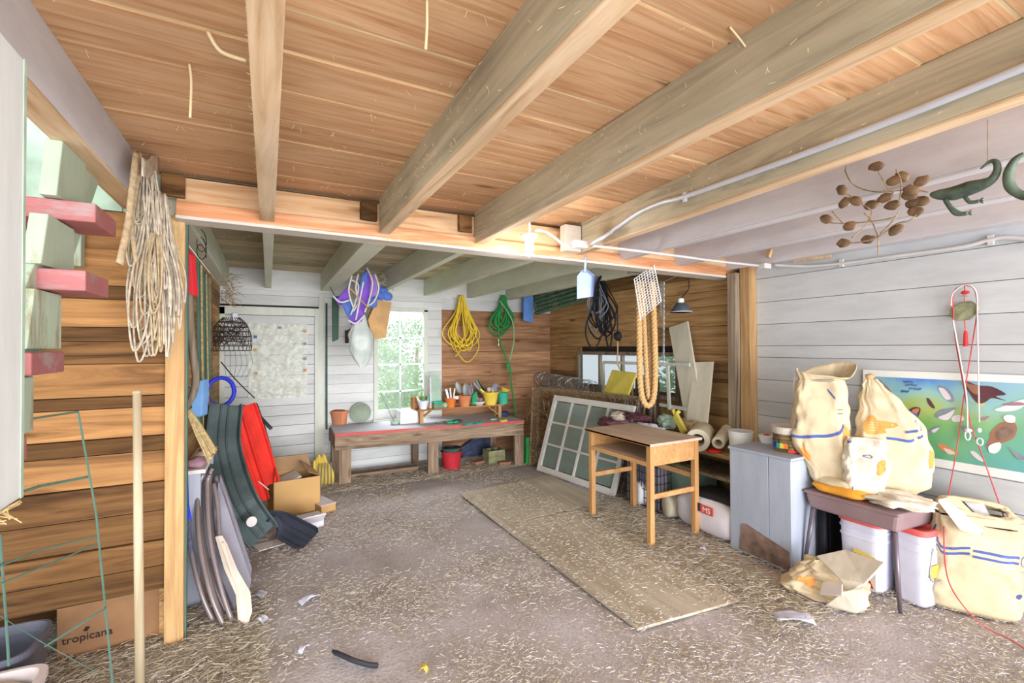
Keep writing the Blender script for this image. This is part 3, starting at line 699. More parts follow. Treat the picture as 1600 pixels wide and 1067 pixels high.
t = pot('planter_bucket', shx(766), RY-.01, SZ, .075, .11, .17, 'yellow_bucket', 'yellow bucket full of tools on the right of the riser shelf', 'bucket')
xb = shx(766)
MB().bar((xb-.09, RY-.02, SZ+.16), (xb-.16, RY-.02, SZ+.215), .03, .025).bar((xb-.01, RY-.09, SZ+.16), (xb-.005, RY-.09, SZ+.215), .022, .02).build('handles', 'yellow_bucket', t, bev=.004)
for k, (dx, lean, l, m_) in enumerate(((-.06, -.75, .26, 'grey_cloth'), (-.03, -.65, .27, 'dusty_steel'), (-.04, -.55, .26, 'dark_green'))):
    a = Vector((xb+dx, RY+.02, SZ+.11)); MB().bar(a, a+Vector((math.sin(lean)*l, 0, math.cos(lean)*l)), .03, .02, up=(0, 1, 0)).build('tool_handle', m_, t, bev=.003)
MB().ell((xb+.06, RY, SZ+.2), .05, .04, .075, 12, wob=.5, sd=3).ell((xb+.08, RY, SZ+.25), .04, .035, .03, 10, wob=.5, sd=4).build('glove', 'grey_cloth', t, smooth=True)
MB().ell((xb+.0, RY, SZ+.2), .05, .03, .03, 10, wob=.5, sd=8).build('cloth', 'fabric_cream', t, smooth=True)
x = shx(785); t = pot('planter_bucket', x, RY-.02, SZ, .065, .07, .15, 'teal', 'upturned teal green pot right of the yellow bucket')
x = shx(792); o = MB().lathe((x+.0, RY+.08, SZ+.14), [(.012, -.14), (.012, -.02), (.075, .05), (.078, .055), (.07, .055), (.0, -.01)], 20, R=Matrix.Rotation(.35, 3, 'Y')).build('funnel', 'yellow_bucket', smooth=True); tag(o, 'yellow funnel behind the teal pot at the right end of the shelf', 'funnel')

# things lying on the bench top
p = P(531, 663, Z=BT)
t = thing('plant_pot', 'weathered terracotta pot in a wire holder at the left end of the workbench', 'pot', p)
MB().lathe(p+Vector((0, .05, 0)), [(.085, 0), (.10, .13), (.108, .13), (.11, .165), (.098, .165), (.07, .01), (0, .01)], 24).build('pot_body', 'terracotta', t)
mb = MB()
for k in range(4): mb.tube(spline([p+Vector((-.09+.03*k, -.08, .0)), p+Vector((-.09+.03*k, -.08, .12)), p+Vector((-.07+.03*k, -.06, .15))], 4), .003, 5)
mb.build('wire_holder', 'dusty_steel', t)
MB().ell(p+Vector((0, .05, .16)), .09, .09, .02, 12, wob=.6).build('soil', 'plant_brown', t, smooth=True)
p = P(566, 659, Y=5.90); p.z = BT; R = Matrix.Rotation(PI/2-.2, 3, 'X')
t = thing('metal_plate', 'large round pale green metal lid leaning against the wall by the window', 'plate', p)
MB().lathe((p.x, p.y+.12, BT+.130), [(.0, .012), (.10, .012), (.113, -.004), (.125, .0), (.127, .01), (.115, .006), (.1, .02), (0, .02)], 36, R=R).build('lid_disc', 'lid_green', t, smooth=True)
o = MB(); 
for r_ in (.05, .09): o.tube([Vector((p.x, p.y+.12, BT+.130))+R@Vector((r_*math.cos(2*PI*k/32), r_*math.sin(2*PI*k/32), .021)) for k in range(32)], .002, 5, closed=True)
o.build('ridge', 'lid_green', t)
p = P(617, 663, Z=BT); t = thing('dish', 'small glass dish with a thin stick leaning from it on the workbench', 'dish', p)
MB().lathe(p, [(.04, 0), (.055, .025), (.06, .04), (.052, .04), (.04, .006), (0, .006)], 20).build('dish_body', 'pale_green', t, smooth=True)
MB().tube([p+Vector((0, 0, .01)), P(594, 612, Y=p.y+.28)], .004, 6).build('stick', 'dusty_steel', t)
p = P(640, 662, Z=BT); t = thing('tub', 'white square lidded tub on the workbench in front of the window', 'tub', p)
MB().hexa([(p.x-.12, p.y, BT), (p.x+.12, p.y, BT), (p.x+.12, p.y+.2, BT), (p.x-.12, p.y+.2, BT), (p.x-.115, p.y+.0, BT+.15), (p.x+.11, p.y+.0, BT+.15), (p.x+.11, p.y+.2, BT+.15), (p.x-.115, p.y+.2, BT+.15)]).build('tub_body', 'white_enamel', t, bev=.012)
MB().box(p.x-.12, p.x+.115, p.y-.006, p.y+.2, BT+.15, BT+.165).build('tub_lid', 'white_enamel', t, bev=.004)
def glove(name, u, v, mat, label, s=1):
    p = P(u, v, Z=BT); t = thing(name, label, 'glove', p); mb = MB()
    mb.ell(p+Vector((0, 0, .018)), .05*s, .04, .018, 12, wob=.4)
    for k in range(5):
        a = -.9+.45*k; mb.tube([p+Vector((0, 0, .015)), p+Vector((math.cos(a)*.08*s, math.sin(a)*.05, .02)), p+Vector((math.cos(a)*.11*s, math.sin(a)*.075, .012+.015*(k % 2)))], [.014, .012, .009], 7)
    mb.build('glove_body', mat, t, smooth=True)
glove('garden_glove', 703, 662, 'green_glove', 'bright green garden glove lying on the workbench near its front edge')
p = P(717, 660, Z=BT); o = MB().ell(p+Vector((0, .04, .015)), .07, .04, .02, 12, wob=.5).build('rag', 'dark_green', smooth=True); tag(o, 'dark rag lying beside the bright green glove', 'rag')
p = P(738, 664, Z=BT)
o = MB().grid(lambda u, v: p+Vector(((u-.5)*.24, (v-.5)*.1, .006+.035*abs(math.sin(u*5))*(1-abs(v-.5)*1.6)+.01*noise.noise(Vector((u*5, v*5, 1))))), 18, 8).build('cloth', 'teal_cloth', smooth=True, solid=.004); tag(o, 'crumpled teal cloth on the middle of the workbench edge', 'cloth')
p = P(688, 661, Z=BT); o = MB().bar(p+Vector((-.06, 0, .01)), p+Vector((.08, .02, .01)), .03, .015).build('wood_scrap', 'bench_wood', bev=.003); tag(o, 'small wood scrap left of the green glove on the bench', 'wood scrap')
p = P(772, 656, Z=BT); o = MB().ell(p+Vector((0, .0, .01)), .06, .04, .012, 10, wob=.6).build('cloth', 'pale_green', smooth=True); tag(o, 'pale green crumpled scrap by the right foot of the riser shelf', 'cloth')
p = P(787, 659, Z=BT); o = MB().obox(p+Vector((0, 0, .015)), .09, .05, .03, (0, 0, .4)).build('sponge', 'yellow_soft', bev=.006); tag(o, 'yellow sponge at the right foot of the riser shelf', 'sponge')
p = P(801, 655, Z=BT); o = MB().ell(p+Vector((0.02, .3, .03)), .09, .07, .05, 12, wob=.6).build('rag', 'navy_tarp', smooth=True); tag(o, 'dark blue rag at the back right corner of the workbench', 'rag')

# under the bench
p = P(708, 735, Z=0)
t = thing('metal_bucket', 'red bucket under the middle of the workbench', 'bucket', p)
MB().lathe((p.x, p.y+.06, .01), [(.105, 0), (.13, .22), (.135, .225), (.13, .23), (.124, .225), (.1, .01), (0, .01)], 30).build('bucket_body', 'bucket_red', t)
MB().tube([Vector((p.x+.136*math.cos(2*PI*k/30), p.y+.06+.136*math.sin(2*PI*k/30), .235)) for k in range(30)], .005, 6, closed=True).build('rim', 'bucket_red', t)
t = thing('plant_pot', 'dark green pots nested inside the red bucket', 'pot', (p.x, p.y+.06, .14))
MB().lathe((p.x, p.y+.06, .14), [(.09, 0), (.118, .12), (.123, .14), (.112, .14), (.085, .02), (0, .02)], 26).build('pot_body', 'dark_green', t)
MB().lathe((p.x+.02, p.y+.07, .2), [(.07, 0), (.09, .085), (.083, .085), (.06, .02), (0, .02)], 22).build('inner_pot', 'black_rubber', t)
p = P(755, 722, Z=0)
def tarp(u, v):
    x = p.x-.22+.5*u; z = .0+.30*v*(.45+.55*min(1, u*1.5)); return Vector((x, p.y+.28+.04*noise.noise(Vector((u*4, v*4, 2)))+.08*v, z))
o = MB().grid(tarp, 22, 16).build('tarpaulin', 'navy_tarp', smooth=True, solid=.01); tag(o, 'dark blue crumpled tarpaulin standing under the right half of the workbench', 'tarpaulin')
p = P(766, 728, Z=0); t = thing('concrete_block', 'greenish hollow concrete block under the right end of the workbench', 'block', p)
mb = MB(); X0, X1, YA, YC = p.x-.02, p.x+.22, p.y, p.y+.2
mb.box(X0, X1, YA, YA+.035, 0, .19).box(X0, X1, YC-.035, YC, 0, .19).box(X0, X0+.035, YA+.035, YC-.035, 0, .19).box(X1-.035, X1, YA+.035, YC-.035, 0, .19).box((X0+X1)/2-.015, (X0+X1)/2+.015, YA+.035, YC-.035, 0, .19)
mb.build('block_body', 'stone_green', t, bev=.006)
for u, v, a, l in ((749, 728, .3, 'reddish brick left of the concrete block'), (790, 729, -.2, 'reddish brick in front of the concrete block by the bench leg')):
    q = P(u, v, Z=0); o = MB().obox(q+Vector((0, .03, .03)), .16, .08, .06, (0, 0, a)).build('brick', 'brick', bev=.006); tag(o, l, 'brick')
o = MB().ell(P(823, 716, Z=0.03), .07, .05, .04, 10, wob=.5).build('garden_glove', 'yellow_soft', smooth=True); tag(o, 'yellow glove on the floor at the right end of the workbench', 'glove')
o = MB().box(2.99, 3.04, 5.24, 5.3, 0, .36).build('plastic_strip', 'green_strap', bev=.004); tag(o, 'upright green plastic strip beside the right leg of the workbench', 'strip')
# yellow brushes by the left bench leg
p = P(507, 762, Z=0); t = thing('glove_bundle', 'bundle of yellow work gloves standing by the left bench leg', 'gloves', p)
for k in range(7):
    a = random.uniform(-.2, .2); mb = MB(); x0 = -.09+.028*k
    mb.tube(spline([p+Vector((x0, .05+.02*(k % 2), .0)), p+Vector((x0*1.1, .06, .14)), p+Vector((x0*.6+a*.06-.03, .08, .30+.03*(k % 3)))], 5), [.022]*5+[.02]*5+[.008], 8)
    mb.build('glove', 'yellow_soft' if k % 3 else 'yellow_bucket', t, smooth=True)
mb = MB()
for k in range(5): mb.tube([p+Vector((-.08+.04*k, .0, .0)), p+Vector((-.05+.03*k, .02, .27))], .006, 5)
mb.build('wire', 'dusty_steel', t)

# rods and pole hanging on the back wall beside the door
o = MB().tube([(.635, YB-.045, .55), (.632, YB-.05, 2.1)], .011, 8).build('long_rod', 'dark_green', smooth=True); tag(o, 'long thin dark rod upright on the back wall right of the door', 'rod')

# ================================================================ HANGING ON THE FAR JOISTS / BACK WALL
def nail(p, label):
    o = MB().tube([Vector(p)+Vector((0, 0, -.01)), Vector(p)+Vector((0, 0, .06))], .004, 6).build('hook', 'dusty_steel'); tag(o, label, 'hook')
def pin(t, a, b): MB().tube([Vector(a), Vector(b)], .005, 6).build('hook', 'dusty_steel', t)
def coil(name, label, cat, top, drop, width, n, rad, mat, depth=.05, wdir=(1, 0, 0), seed=1, tail=None, sub=10, extra=None, sag=.3):
    rs_ = random.Random(seed); top = Vector(top); wd = Vector(wdir).normalized(); nd = wd.cross(Vector((0, 0, 1)))
    t = thing(name, label, cat, top); pts = []
    for k in range(n):
        L = drop*rs_.uniform(.62, 1.0); w = width*rs_.uniform(.25, 1.0)*.5; dx = rs_.uniform(-.25, .25)*width; dd = rs_.uniform(-1, 1)*depth
        tp = top+wd*rs_.uniform(-.06, .06)*width+nd*dd*.4
        pts += [tp, tp+wd*(-w*.45+dx*.2)-Vector((0, 0, L*.35))+nd*dd, top+wd*(-w+dx)-Vector((0, 0, L*.75))+nd*dd,
                top+wd*dx-Vector((0, 0, L))+nd*dd, top+wd*(w+dx)-Vector((0, 0, L*.75))+nd*dd*.6, tp+wd*(w*.45+dx*.2)-Vector((0, 0, L*.35))]
    pts.append(top)
    MB().tube(spline(pts, 5), rad, 6).build('loops', mat, t, smooth=True)
    if tail: MB().tube(spline([top]+[Vector(q) for q in tail], 6), rad, 6).build('tail', mat, t, smooth=True)
    return t
p = P(722, 462, Y=5.95)
t = coil('yellow_rope', 'coiled yellow rope hanging on the back wall right of the window', 'rope', p, .95, .42, 13, .0075, 'yellow_rope', .04, (1, 0, 0), 4)
pin(t, p, (p.x, YB-.01, p.z+.02)); q = P(722, 548, Y=5.9); MB().tube([q+Vector((-.10, 0, -.08)), q+Vector((-.03, -.015, 0)), q+Vector((.07, -.02, .02)), q+Vector((.1, 0, .06))], .008, 6).build('wrap', 'yellow_rope', t, smooth=True)
p = P(787, 462, Y=5.95)
t = coil('garden_hose', 'coiled green flat hose hanging right of the yellow rope', 'hose', p, .62, .34, 9, .012, 'green_strap', .05, (1, 0, 0), 9, tail=[P(779, 520, Y=5.9), P(797, 575, Y=5.9), P(799, 600, Y=5.9), P(805, 640, Y=5.85), P(812, 675, Y=5.8)])
pin(t, p, (p.x, YB-.01, p.z+.02)); MB().tube(spline([P(781, 470, Y=5.86), P(800, 500, Y=5.86), P(803, 530, Y=5.86), P(797, 562, Y=5.87)], 6), .011, 6).build('pale_loop', 'green_strap_pale', t, smooth=True)
MB().tube([P(779, 530, Y=5.87), P(779, 540, Y=5.87)], .02, 8).build('hose_fitting', 'brass_tin', t)
MB().obox(P(794, 573, Y=5.88), .05, .02, .10, (0, -.15, 0)).build('buckle', 'green_strap', t, bev=.004)
a, b2 = P(825, 447, Y=5.9), P(824, 503, Y=5.9)
o = MB().slab([P(819, 446, Y=5.9), P(833, 446, Y=5.9), P(833, 504, Y=5.9), P(818, 501, Y=5.9)], (0, .03, 0)).bar(P(826, 447, Y=5.915), P(826, 447, Y=5.915)+Vector((0, .16, .03)), .01, .01).build('foam_strip', 'blue_foam', bev=.004); tag(o, 'blue foam strip hanging between the green hose and the green netting', 'foam strip')
# green netting across the corner
t = thing('netting_roll', 'folded green netting hanging high in the back right corner', 'netting', P(870, 450, X=3.6))
c0, c1, c2, c3 = P(834, 450, X=3.55), P(912, 424, X=3.62), P(916, 470, X=3.62), P(838, 492, X=3.55)
def net(u, v):
    q = c0.lerp(c1, u).lerp(c3.lerp(c2, u), v); return q+Vector((-.03*abs(math.sin(v*PI*7)), 0, .006*noise.noise(Vector((u*9, v*9, 1)))))
MB().grid(net, 30, 57).build('net_folds', 'green_net', t, smooth=False, solid=.004)
mb = MB()
for k in range(60):
    q = net(random.random(), random.random())+Vector((-.03, 0, 0)); mb.bar(q, q+Vector((random.uniform(-.03, .03), random.uniform(-.05, .05), random.uniform(-.12, .02))), .002, .002)
mb.build('caught_straw', 'straw_broom', t)['kind'] = 'stuff'

# bags and purple bundle under the doubled joist
p = P(560, 450, Y=5.25)
t = thing('life_jacket_bundle', 'purple and blue padded bundle with pale piping hanging from the doubled joist', 'bundle', (p.x, p.y, 2.22))
def blade(pts, mat, nm='panel', th=.03, dy=0):
    w = [P(u, v, Y=5.25+dy) for u, v in pts]; return MB().slab(w, (0, th, 0)).build(nm, mat, t, bev=.012)
blade([(562, 440), (572, 420), (580, 440), (574, 480), (563, 500), (556, 470)], 'purple')
blade([(524, 470), (545, 445), (546, 468), (530, 478)], 'purple', dy=.03)
blade([(574, 425), (590, 430), (590, 460), (577, 470)], 'lilac', dy=.05)
blade([(545, 498), (560, 478), (570, 490), (566, 502), (549, 508)], 'purple', dy=-.03)
blade([(533, 472), (548, 466), (556, 490), (545, 498)], 'blue_cloth', dy=-.04)
blade([(575, 468), (590, 462), (589, 480), (578, 480)], 'blue_cloth', dy=-.03)
blade([(565, 430), (578, 418), (570, 450), (560, 452)], 'blue_cloth', dy=-.05)
for k, pl in enumerate(([(573, 418), (582, 440), (578, 465), (570, 488)], [(586, 428), (592, 450), (585, 470), (575, 478)], [(546, 436), (560, 445), (556, 470), (548, 492)], [(560, 428), (556, 450), (560, 472), (552, 486)], [(520, 462), (532, 472), (548, 468)], [(544, 500), (556, 505), (570, 492)], [(568, 440), (562, 470), (556, 500)], [(550, 430), (545, 455), (552, 480)])):
    MB().tube(spline([P(u, v, Y=5.17-.01*k) for u, v in pl], 5), .012, 6, flat=.6).build('piping', 'pale_piping', t, smooth=True)
MB().bar(P(545, 449, Y=5.12), P(575, 481, Y=5.12), .03, .012).build('wooden_toggle', 'cardboard', t, bev=.003)
mb = MB()
for k in range(5): mb.ell(P(584+5*k, 462-8*(k % 2), Y=5.4), .06, .04, .05, 10, wob=.6, sd=k)
mb.build('stuffing', 'blue_cloth', t, smooth=True)
o = MB().slab([P(588, 470, Y=5.5), P(612, 472, Y=5.5), P(603, 528, Y=5.5), P(582, 530, Y=5.5), P(575, 500, Y=5.5)], (0, .14, 0)).bar(P(598, 472, Y=5.55), P(596, 452, Y=5.55), .01, .01).bar(P(596, 452, Y=5.55), P(590, 430, Y=5.55), .01, .01).build('cardboard_piece', 'tan_bag', bev=.01); tag(o, 'tan folded cardboard hanging in front of the upper left of the window', 'cardboard')
t = thing('plastic_bag', 'white translucent plastic bag hanging under the purple bundle', 'bag', P(563, 492, Y=5.3))
def bagf(u, v):
    z0, z1 = P(565, 572, Y=5.3), P(563, 488, Y=5.3); c = z1.lerp(z0, v); w = .03+.12*math.sin(PI*min(1, v*1.02))**.8*(.5+v*.7)
    a = 2*PI*u; k = 1+.25*noise.noise(Vector((math.cos(a)*2, math.sin(a)*2, v*6)))
    return c+Vector((math.cos(a)*w*k, math.sin(a)*w*.6*k, -.02*math.cos(a*3)*v))
MB().grid(bagf, 28, 22, cu=True).build('bag_body', 'film_white', t, smooth=True)
MB().tube(spline([P(558, 500, Y=5.3), P(548, 520, Y=5.28), P(553, 540, Y=5.28)], 5), .004, 5).build('bag_handle', 'white_plastic', t)
o = MB().slab([P(519, 464, Y=5.6), P(530, 462, Y=5.6), P(529, 530, Y=5.6), P(520, 534, Y=5.6)], (0, .05, 0)).bar(P(524, 464, Y=5.62), (.62, 5.62, 2.26), .01, .01).build('furled_cloth', 'dark_green', bev=.015); tag(o, 'furled dark green cloth hanging from the joist left of the purple bundle', 'cloth')
o = MB().bar(P(542, 516, Y=6.04), P(542, 536, Y=6.04), .04, .04).bar(P(546, 514, Y=6.04), P(556, 530, Y=6.04), .03, .03).build('hand_tool', 'dark_wire', bev=.004); tag(o, 'small dark hand tool hanging left of the white plastic bag', 'tool')
mb = MB()
for k in range(30):
    q = P(600+random.uniform(-14, 14), 438+random.uniform(-8, 8), Y=5.5); mb.tube(spline([q, q+Vector((random.uniform(-.08, .08), 0, random.uniform(-.06, .06))), q+Vector((random.uniform(-.08, .08), 0, random.uniform(-.08, .0)))], 4), .005, 5)
tag(mb.build('string_tangle', 'twine_grey', smooth=True), 'grey tangle of string on top of the purple bundle', 'string')

# ================================================================ LEFT SIDE
# white half door standing open at the far left
t = thing('dutch_door_leaf', 'white upper half door standing open at the left edge of the picture', 'door leaf', (-.46, 1.0, 1.24))
MB().hexa([(-.50, .2, 1.21), (-.455, .2, 1.21), (-.455, 1.335, 1.24), (-.50, 1.335, 1.24), (-.50, .2, 2.16), (-.455, .2, 2.16), (-.455, 1.335, 2.16), (-.50, 1.335, 2.16)]).build('door_board', 'panel_white', t, bev=.004)
MB().box(-.455, -.4535, 1.325, 1.337, 1.24, 2.16).build('edge_strip', 'bay_green', t)
mb = MB()
for k in range(26): q = Vector((-.46, 1.33-.3*random.random(), 1.235)); mb.bar(q, q+Vector((random.uniform(-.01, .03), random.uniform(-.02, .05), random.uniform(-.03, .01))), .0018, .0018)
mb.build('caught_straw', 'straw_broom', t)['kind'] = 'stuff'
# stair
st = thing('staircase', 'open wooden stair with red tread edges rising on the left', 'staircase', (-1.0, 2.0, 0))
for k, (y, z, xe, c) in enumerate(((2.20, 2.235, -.62, 1), (2.04, 1.98, -.52, 1), (1.93, 1.735, -.515, 1), (1.78, 1.475, -.59, 0), (1.55, 1.24, -.6, 1), (1.32, 1.0, -.6, 1), (1.09, .76, -.6, 1), (.86, .52, -.6, 1), (.63, .28, -.6, 1))):
    if k == 0: continue
    MB().box(-1.5, xe, y, y+.24, z, z+(.066 if k > 1 else .066)).build('tread', 'red_tread_paint', st, bev=.005)
mb = MB()
def zig(x0, x1, mat):
    mb = MB()
    for (y, z, yy_, zz) in ((2.06, 2.05, 2.28, 2.25), (1.95, 1.81, 2.17, 1.975), (1.86, 1.55, 2.06, 1.73), (1.62, 1.31, 1.86, 1.47)):
        mb.hexa([(x0, y-.05, z), (x1, y-.05, z), (x1, yy_, z), (x0, yy_, z), (x0, y+.0, zz), (x1, y, zz), (x1, yy_, zz), (x0, yy_, zz)])
    mb.build('stringer', mat, st, bev=.004)
zig(-.655, -.61, 'stringer_paint'); zig(-1.45, -1.40, 'stringer_paint')
MB().hexa([(-.68, .5, 0), (-.63, .5, 0), (-.63, .8, 0), (-.68, .8, 0), (-.68, 2.3, 2.3), (-.63, 2.3, 2.3), (-.63, 2.55, 2.3), (-.68, 2.55, 2.3)]).build('stringer', 'stringer_paint', st, bev=.004)
# painted board of the bay seen above the treads
o = MB().box(-.95, -.80, 2.93, 2.985, 1.95, 2.25).build('stair_post', 'stringer_paint', bev=.004); tag(o, 'pale painted post stub behind the topmost visible tread', 'post')

# bundles of hanging rope on the left joist
def rope_bundle(name, label, pts, n, drop, width, rad, mat, seed):
    rs_ = random.Random(seed); t = thing(name, label, 'rope', pts[0])
    mb = MB(); top = Vector(pts[0])
    for k in range(n):
        dx = rs_.uniform(-1, 1)*width; dy = rs_.uniform(-1, 1)*width*.6; L = drop*rs_.uniform(.5, 1)
        a = top+Vector((rs_.uniform(-.02, .02), rs_.uniform(-.03, .03), 0))
        mb.tube(spline([a, a+Vector((dx*.35-.01, dy*.4, -L*.3)), a+Vector((dx*.9, dy, -L*.7)), a+Vector((dx*.8+.01, dy, -L)), a+Vector((dx*.5+.03, dy*.7, -L*.85)), a+Vector((dx*.15+.03, dy*.3, -L*.4)), a+Vector((.02, 0, -.01))], 5), rad, 5)
    mb.build('strands', mat, t, smooth=True); return t
t = thing('webbing_strap', 'pale double strap folded over the left joist, hanging at the top left', 'strap', (-.53, 2.2, 2.3))
s0 = P(212, 250, X=-.50)
for (u, v) in ((187, 412), (213, 410)):
    MB().tube(spline([P(213 if u < 200 else 219, 238, X=-.50), P(207 if u < 200 else 214, 290, X=-.49), P(200 if u < 200 else 206, 350, X=-.485), P(u, v, X=-.48)], 6), .014 if u < 200 else .009, 8, flat=.5).build('strap_end', 'rope_tan', t, smooth=True)
rope_bundle('twine_hank', 'grey hank of twine hanging from the left joist, right of the pale strap', [P(226, 262, X=-.50)], 18, .50, .06, .0045, 'twine_grey', 3)
rope_bundle('twine_hank', 'large tan tangle of baling twine hanging in front of the partition post', [P(243, 300, X=-.46)], 40, .78, .10, .0045, 'twine_grey', 5)
rope_bundle('twine_hank', 'thin loose twine loops hanging lowest in front of the brown partition', [P(236, 365, X=-.47)], 12, .58, .07, .004, 'rope_tan', 8)
mb = MB()
for k in range(40):
    q = P(258, 350, X=-.44)+Vector((random.uniform(-.05, .03), random.uniform(-.06, .08), random.uniform(-.15, .1)))
    mb.tube(spline([q, q+Vector((random.uniform(-.04, .04), random.uniform(-.04, .06), -.08)), q+Vector((random.uniform(-.03, .06), random.uniform(-.06, .12), -.18))], 4), .0025, 4)
tag(mb.build('straw_wisps', 'straw_broom'), 'wisps of hay caught between the twine hanks and the joist', 'hay', kind='stuff')
o = MB().grid(lambda u, v: P(222+26*u, 248+20*v, X=-.47)+Vector((0, .03*math.sin(u*6), .02*math.sin(v*5))), 12, 10).build('cloth_scrap', 'twine_grey', smooth=True, solid=.006); tag(o, 'dusty grey cloth scrap tucked over the strap on the left joist', 'cloth')

# pole leaning on the partition
t = thing('wooden_pole', 'long pale wooden pole leaning upright before the brown partition', 'pole', (-.42, 2.3, 0))
pt, pb = P(214, 612, Y=2.62), P(219, 1085, Z=0)
MB().tube([pb, pb.lerp(pt, .5), pt], [.0185, .018, .016], 12).build('shaft', 'handle_wood', t, smooth=True)
MB().lathe(pt-Vector((0, 0, .008)), [(.016, 0), (.019, .006), (.012, .016), (0, .018)], 12).build('pole_end', 'rope_tan', t, smooth=True)
# green wire fencing panel
t = thing('wire_fence_panel', 'green wire garden fence panel leaning at the left before the partition', 'wire panel', (-.85, 2.3, 0))
def wl(pl, r=.004): MB().tube([P(u, v, Y=y) for u, v, y in pl], r, 6).build('wire', 'green_wire', t)
wl([(-40, 668, 2.1), (122, 643, 2.5)]); wl([(122, 643, 2.5), (150, 800, 2.48), (176, 1067, 2.45)]); wl([(-60, 800, 2.1), (60, 760, 2.35), (137, 745, 2.5)], .005)
wl([(0, 835, 2.2), (9, 960, 2.2), (14, 1040, 2.2)]); wl([(-40, 900, 2.1), (60, 860, 2.3), (152, 838, 2.48)], .003); wl([(0, 912, 2.15), (80, 880, 2.3), (150, 850, 2.48)], .003)
wl([(70, 1010, 2.3), (166, 950, 2.45)], .004); wl([(0, 962, 2.15), (60, 1000, 2.3), (150, 1050, 2.4)], .0015)
# juice carton box under the partition
bx = thing('cardboard_box', 'brown cardboard juice box standing under the lowest partition board', 'box', (-.8, 3.1, 0))
MB().box(-.92, -.50, 3.07, 3.45, 0, .27).build('box_body', 'cardboard_dark', bx, bev=.004)
MB().box(-.92, -.50, 3.065, 3.07, .265, .285).build('top_flap', 'cardboard', bx)
text('tropicana', bx, P(137, 994, Y=3.064), (1, 0, .02), (0, 0, 1), .052, 'black_ink')
MB().slab([P(130, 986, Y=3.065), P(134, 979, Y=3.065), P(141, 979, Y=3.065), P(136, 986, Y=3.065)], (0, .002, 0)).build('leaf_mark', 'black_ink', bx)
# tubs in the lower left corner
def tub(name, c, sx, sy, z0, z1, th, mat, label):
    t = thing(name, label, 'tub', (c[0], c[1], z0))
    def rr(u, k, z):
        a = 2*PI*u; e = .42; ca, sa = math.cos(a), math.sin(a)
        return Vector((c[0]+math.copysign(abs(ca)**e, ca)*sx*k, c[1]+math.copysign(abs(sa)**e, sa)*sy*k, z))
    prof = [(.86, z0), (.97, z1-.03), (1.0, z1-.028), (1.0, z1), (.99-th, z1), (.93-th, z1-.04), (.8, z0+.012), (.01, z0+.012)]
    MB().grid(lambda u, v: rr(u, *prof[round(v*(len(prof)-1))]), 48, len(prof), cu=True).build('tub_body', mat, t, bev=.003); return t
tub('storage_tub', (-1.10, 2.80), .22, .17, 0, .28, .06, 'tub_grey', 'dark grey plastic tub in the lower left corner by the juice box')
t = tub('feed_pan', (-.98, 2.45), .20, .15, .0, .26, .12, 'tub_white', 'white plastic tub in the lower left corner in front of the grey tub')
mb = MB().grid(lambda u, v: Vector((-1.13+.3*u, 2.36+.18*v, .20+.05*math.sin(u*3)+.02*noise.noise(Vector((u*3, v*3, 0))))), 14, 8); mb.build('cloth_inside', 'sack_pale', t, smooth=True, solid=.01)

# tools on the left wall
t = thing('axe_handle_tool', 'upright wooden handled tool with red top hanging first on the left wall', 'tool', P(292, 395, Y=3.2))
MB().slab([P(288, 388, Y=3.2), P(298, 398, Y=3.2), P(303, 462, Y=3.2), P(290, 462, Y=3.2)], (.02, .03, 0)).build('red_sleeve', 'red_paint', t, bev=.004)
MB().tube(spline([P(296, 460, Y=3.2), P(299, 530, Y=3.2), P(306, 590, Y=3.22), P(300, 620, Y=3.22), P(290, 640, Y=3.2)], 5), [.02]*8+[.019]*8+[.015]*5, 8).build('handle', 'grey_wood', t, smooth=True)
t = thing('corn_broom', 'worn straw broom head slanting across the left wall', 'broom', P(300, 640, Y=3.25))
a, b2 = P(288, 630, Y=3.22), P(332, 712, Y=3.32)
mb = MB()
for k in range(80):
    s_ = random.uniform(-1, 1); q = random.uniform(-1, 1); d = (b2-a)
    mb.tube([a+Vector((0, .01*q, .012*s_)), a+d*.5+Vector((.012*s_, .02*q, .03*s_)), a+d*random.uniform(.85, 1.02)+Vector((.02*s_, .02*q, .035*s_))], .0035, 4)
mb.build('bristles', 'straw_broom', t)['kind'] = 'stuff'
MB().tube([a-(b2-a)*.06, a+(b2-a)*.1], [.014, .026], 10).build('ferrule', 'dark', t, smooth=True)
# plant stakes: each its own
for k in range(7):
    u = 309+2.6*k; o = MB().tube([P(u, 404+5*k, X=-.445), P(u+2+k*.6, 690, X=-.445)], .006 if k % 2 else .008, 6).build('garden_stake', ['green_wire', 'dark_green', 'straw_broom'][k % 3])
    tag(o, ['pale green', 'dark green', 'straw coloured'][k % 3]+' thin garden stake on the left wall, '+['first', 'second', 'third', 'fourth', 'fifth', 'sixth', 'seventh'][k]+' from the partition', 'stake', 'garden stakes on the left wall')
t = thing('wire_coil', 'small loop of thin dark wire above the garden stakes', 'wire', P(315, 400, Y=3.6))
MB().tube([P(315, 400, Y=3.6)+Vector((.02*math.cos(k*.5), .06*math.cos(k*.5), .06*math.sin(k*.5)+.004*k)) for k in range(30)], .003, 4).build('loop', 'dark_wire', t)
for (u0, v0, u1, v1, y, w, lab) in ((330, 448, 334, 690, 4.2, .05, 'narrow brown board upright on the left wall beyond the garden stakes'), (343, 452, 346, 690, 4.8, .07, 'second brown board upright on the left wall nearest the wire basket')):
    o = MB().box(-.48, -.445, y, y+w*2.2, .9, P(u0, v0, X=-.45).z-.0).build('timber_offcut', 'brown_boards_y'); tag(o, lab, 'timber')
mb = MB()
for k in range(70):
    q = P(356+random.uniform(-12, 8), 455+random.uniform(-25, 15), Y=5.2); mb.bar(q, q+Vector((random.uniform(0, .12), random.uniform(-.05, .05), random.uniform(-.09, .06))), .004, .004)
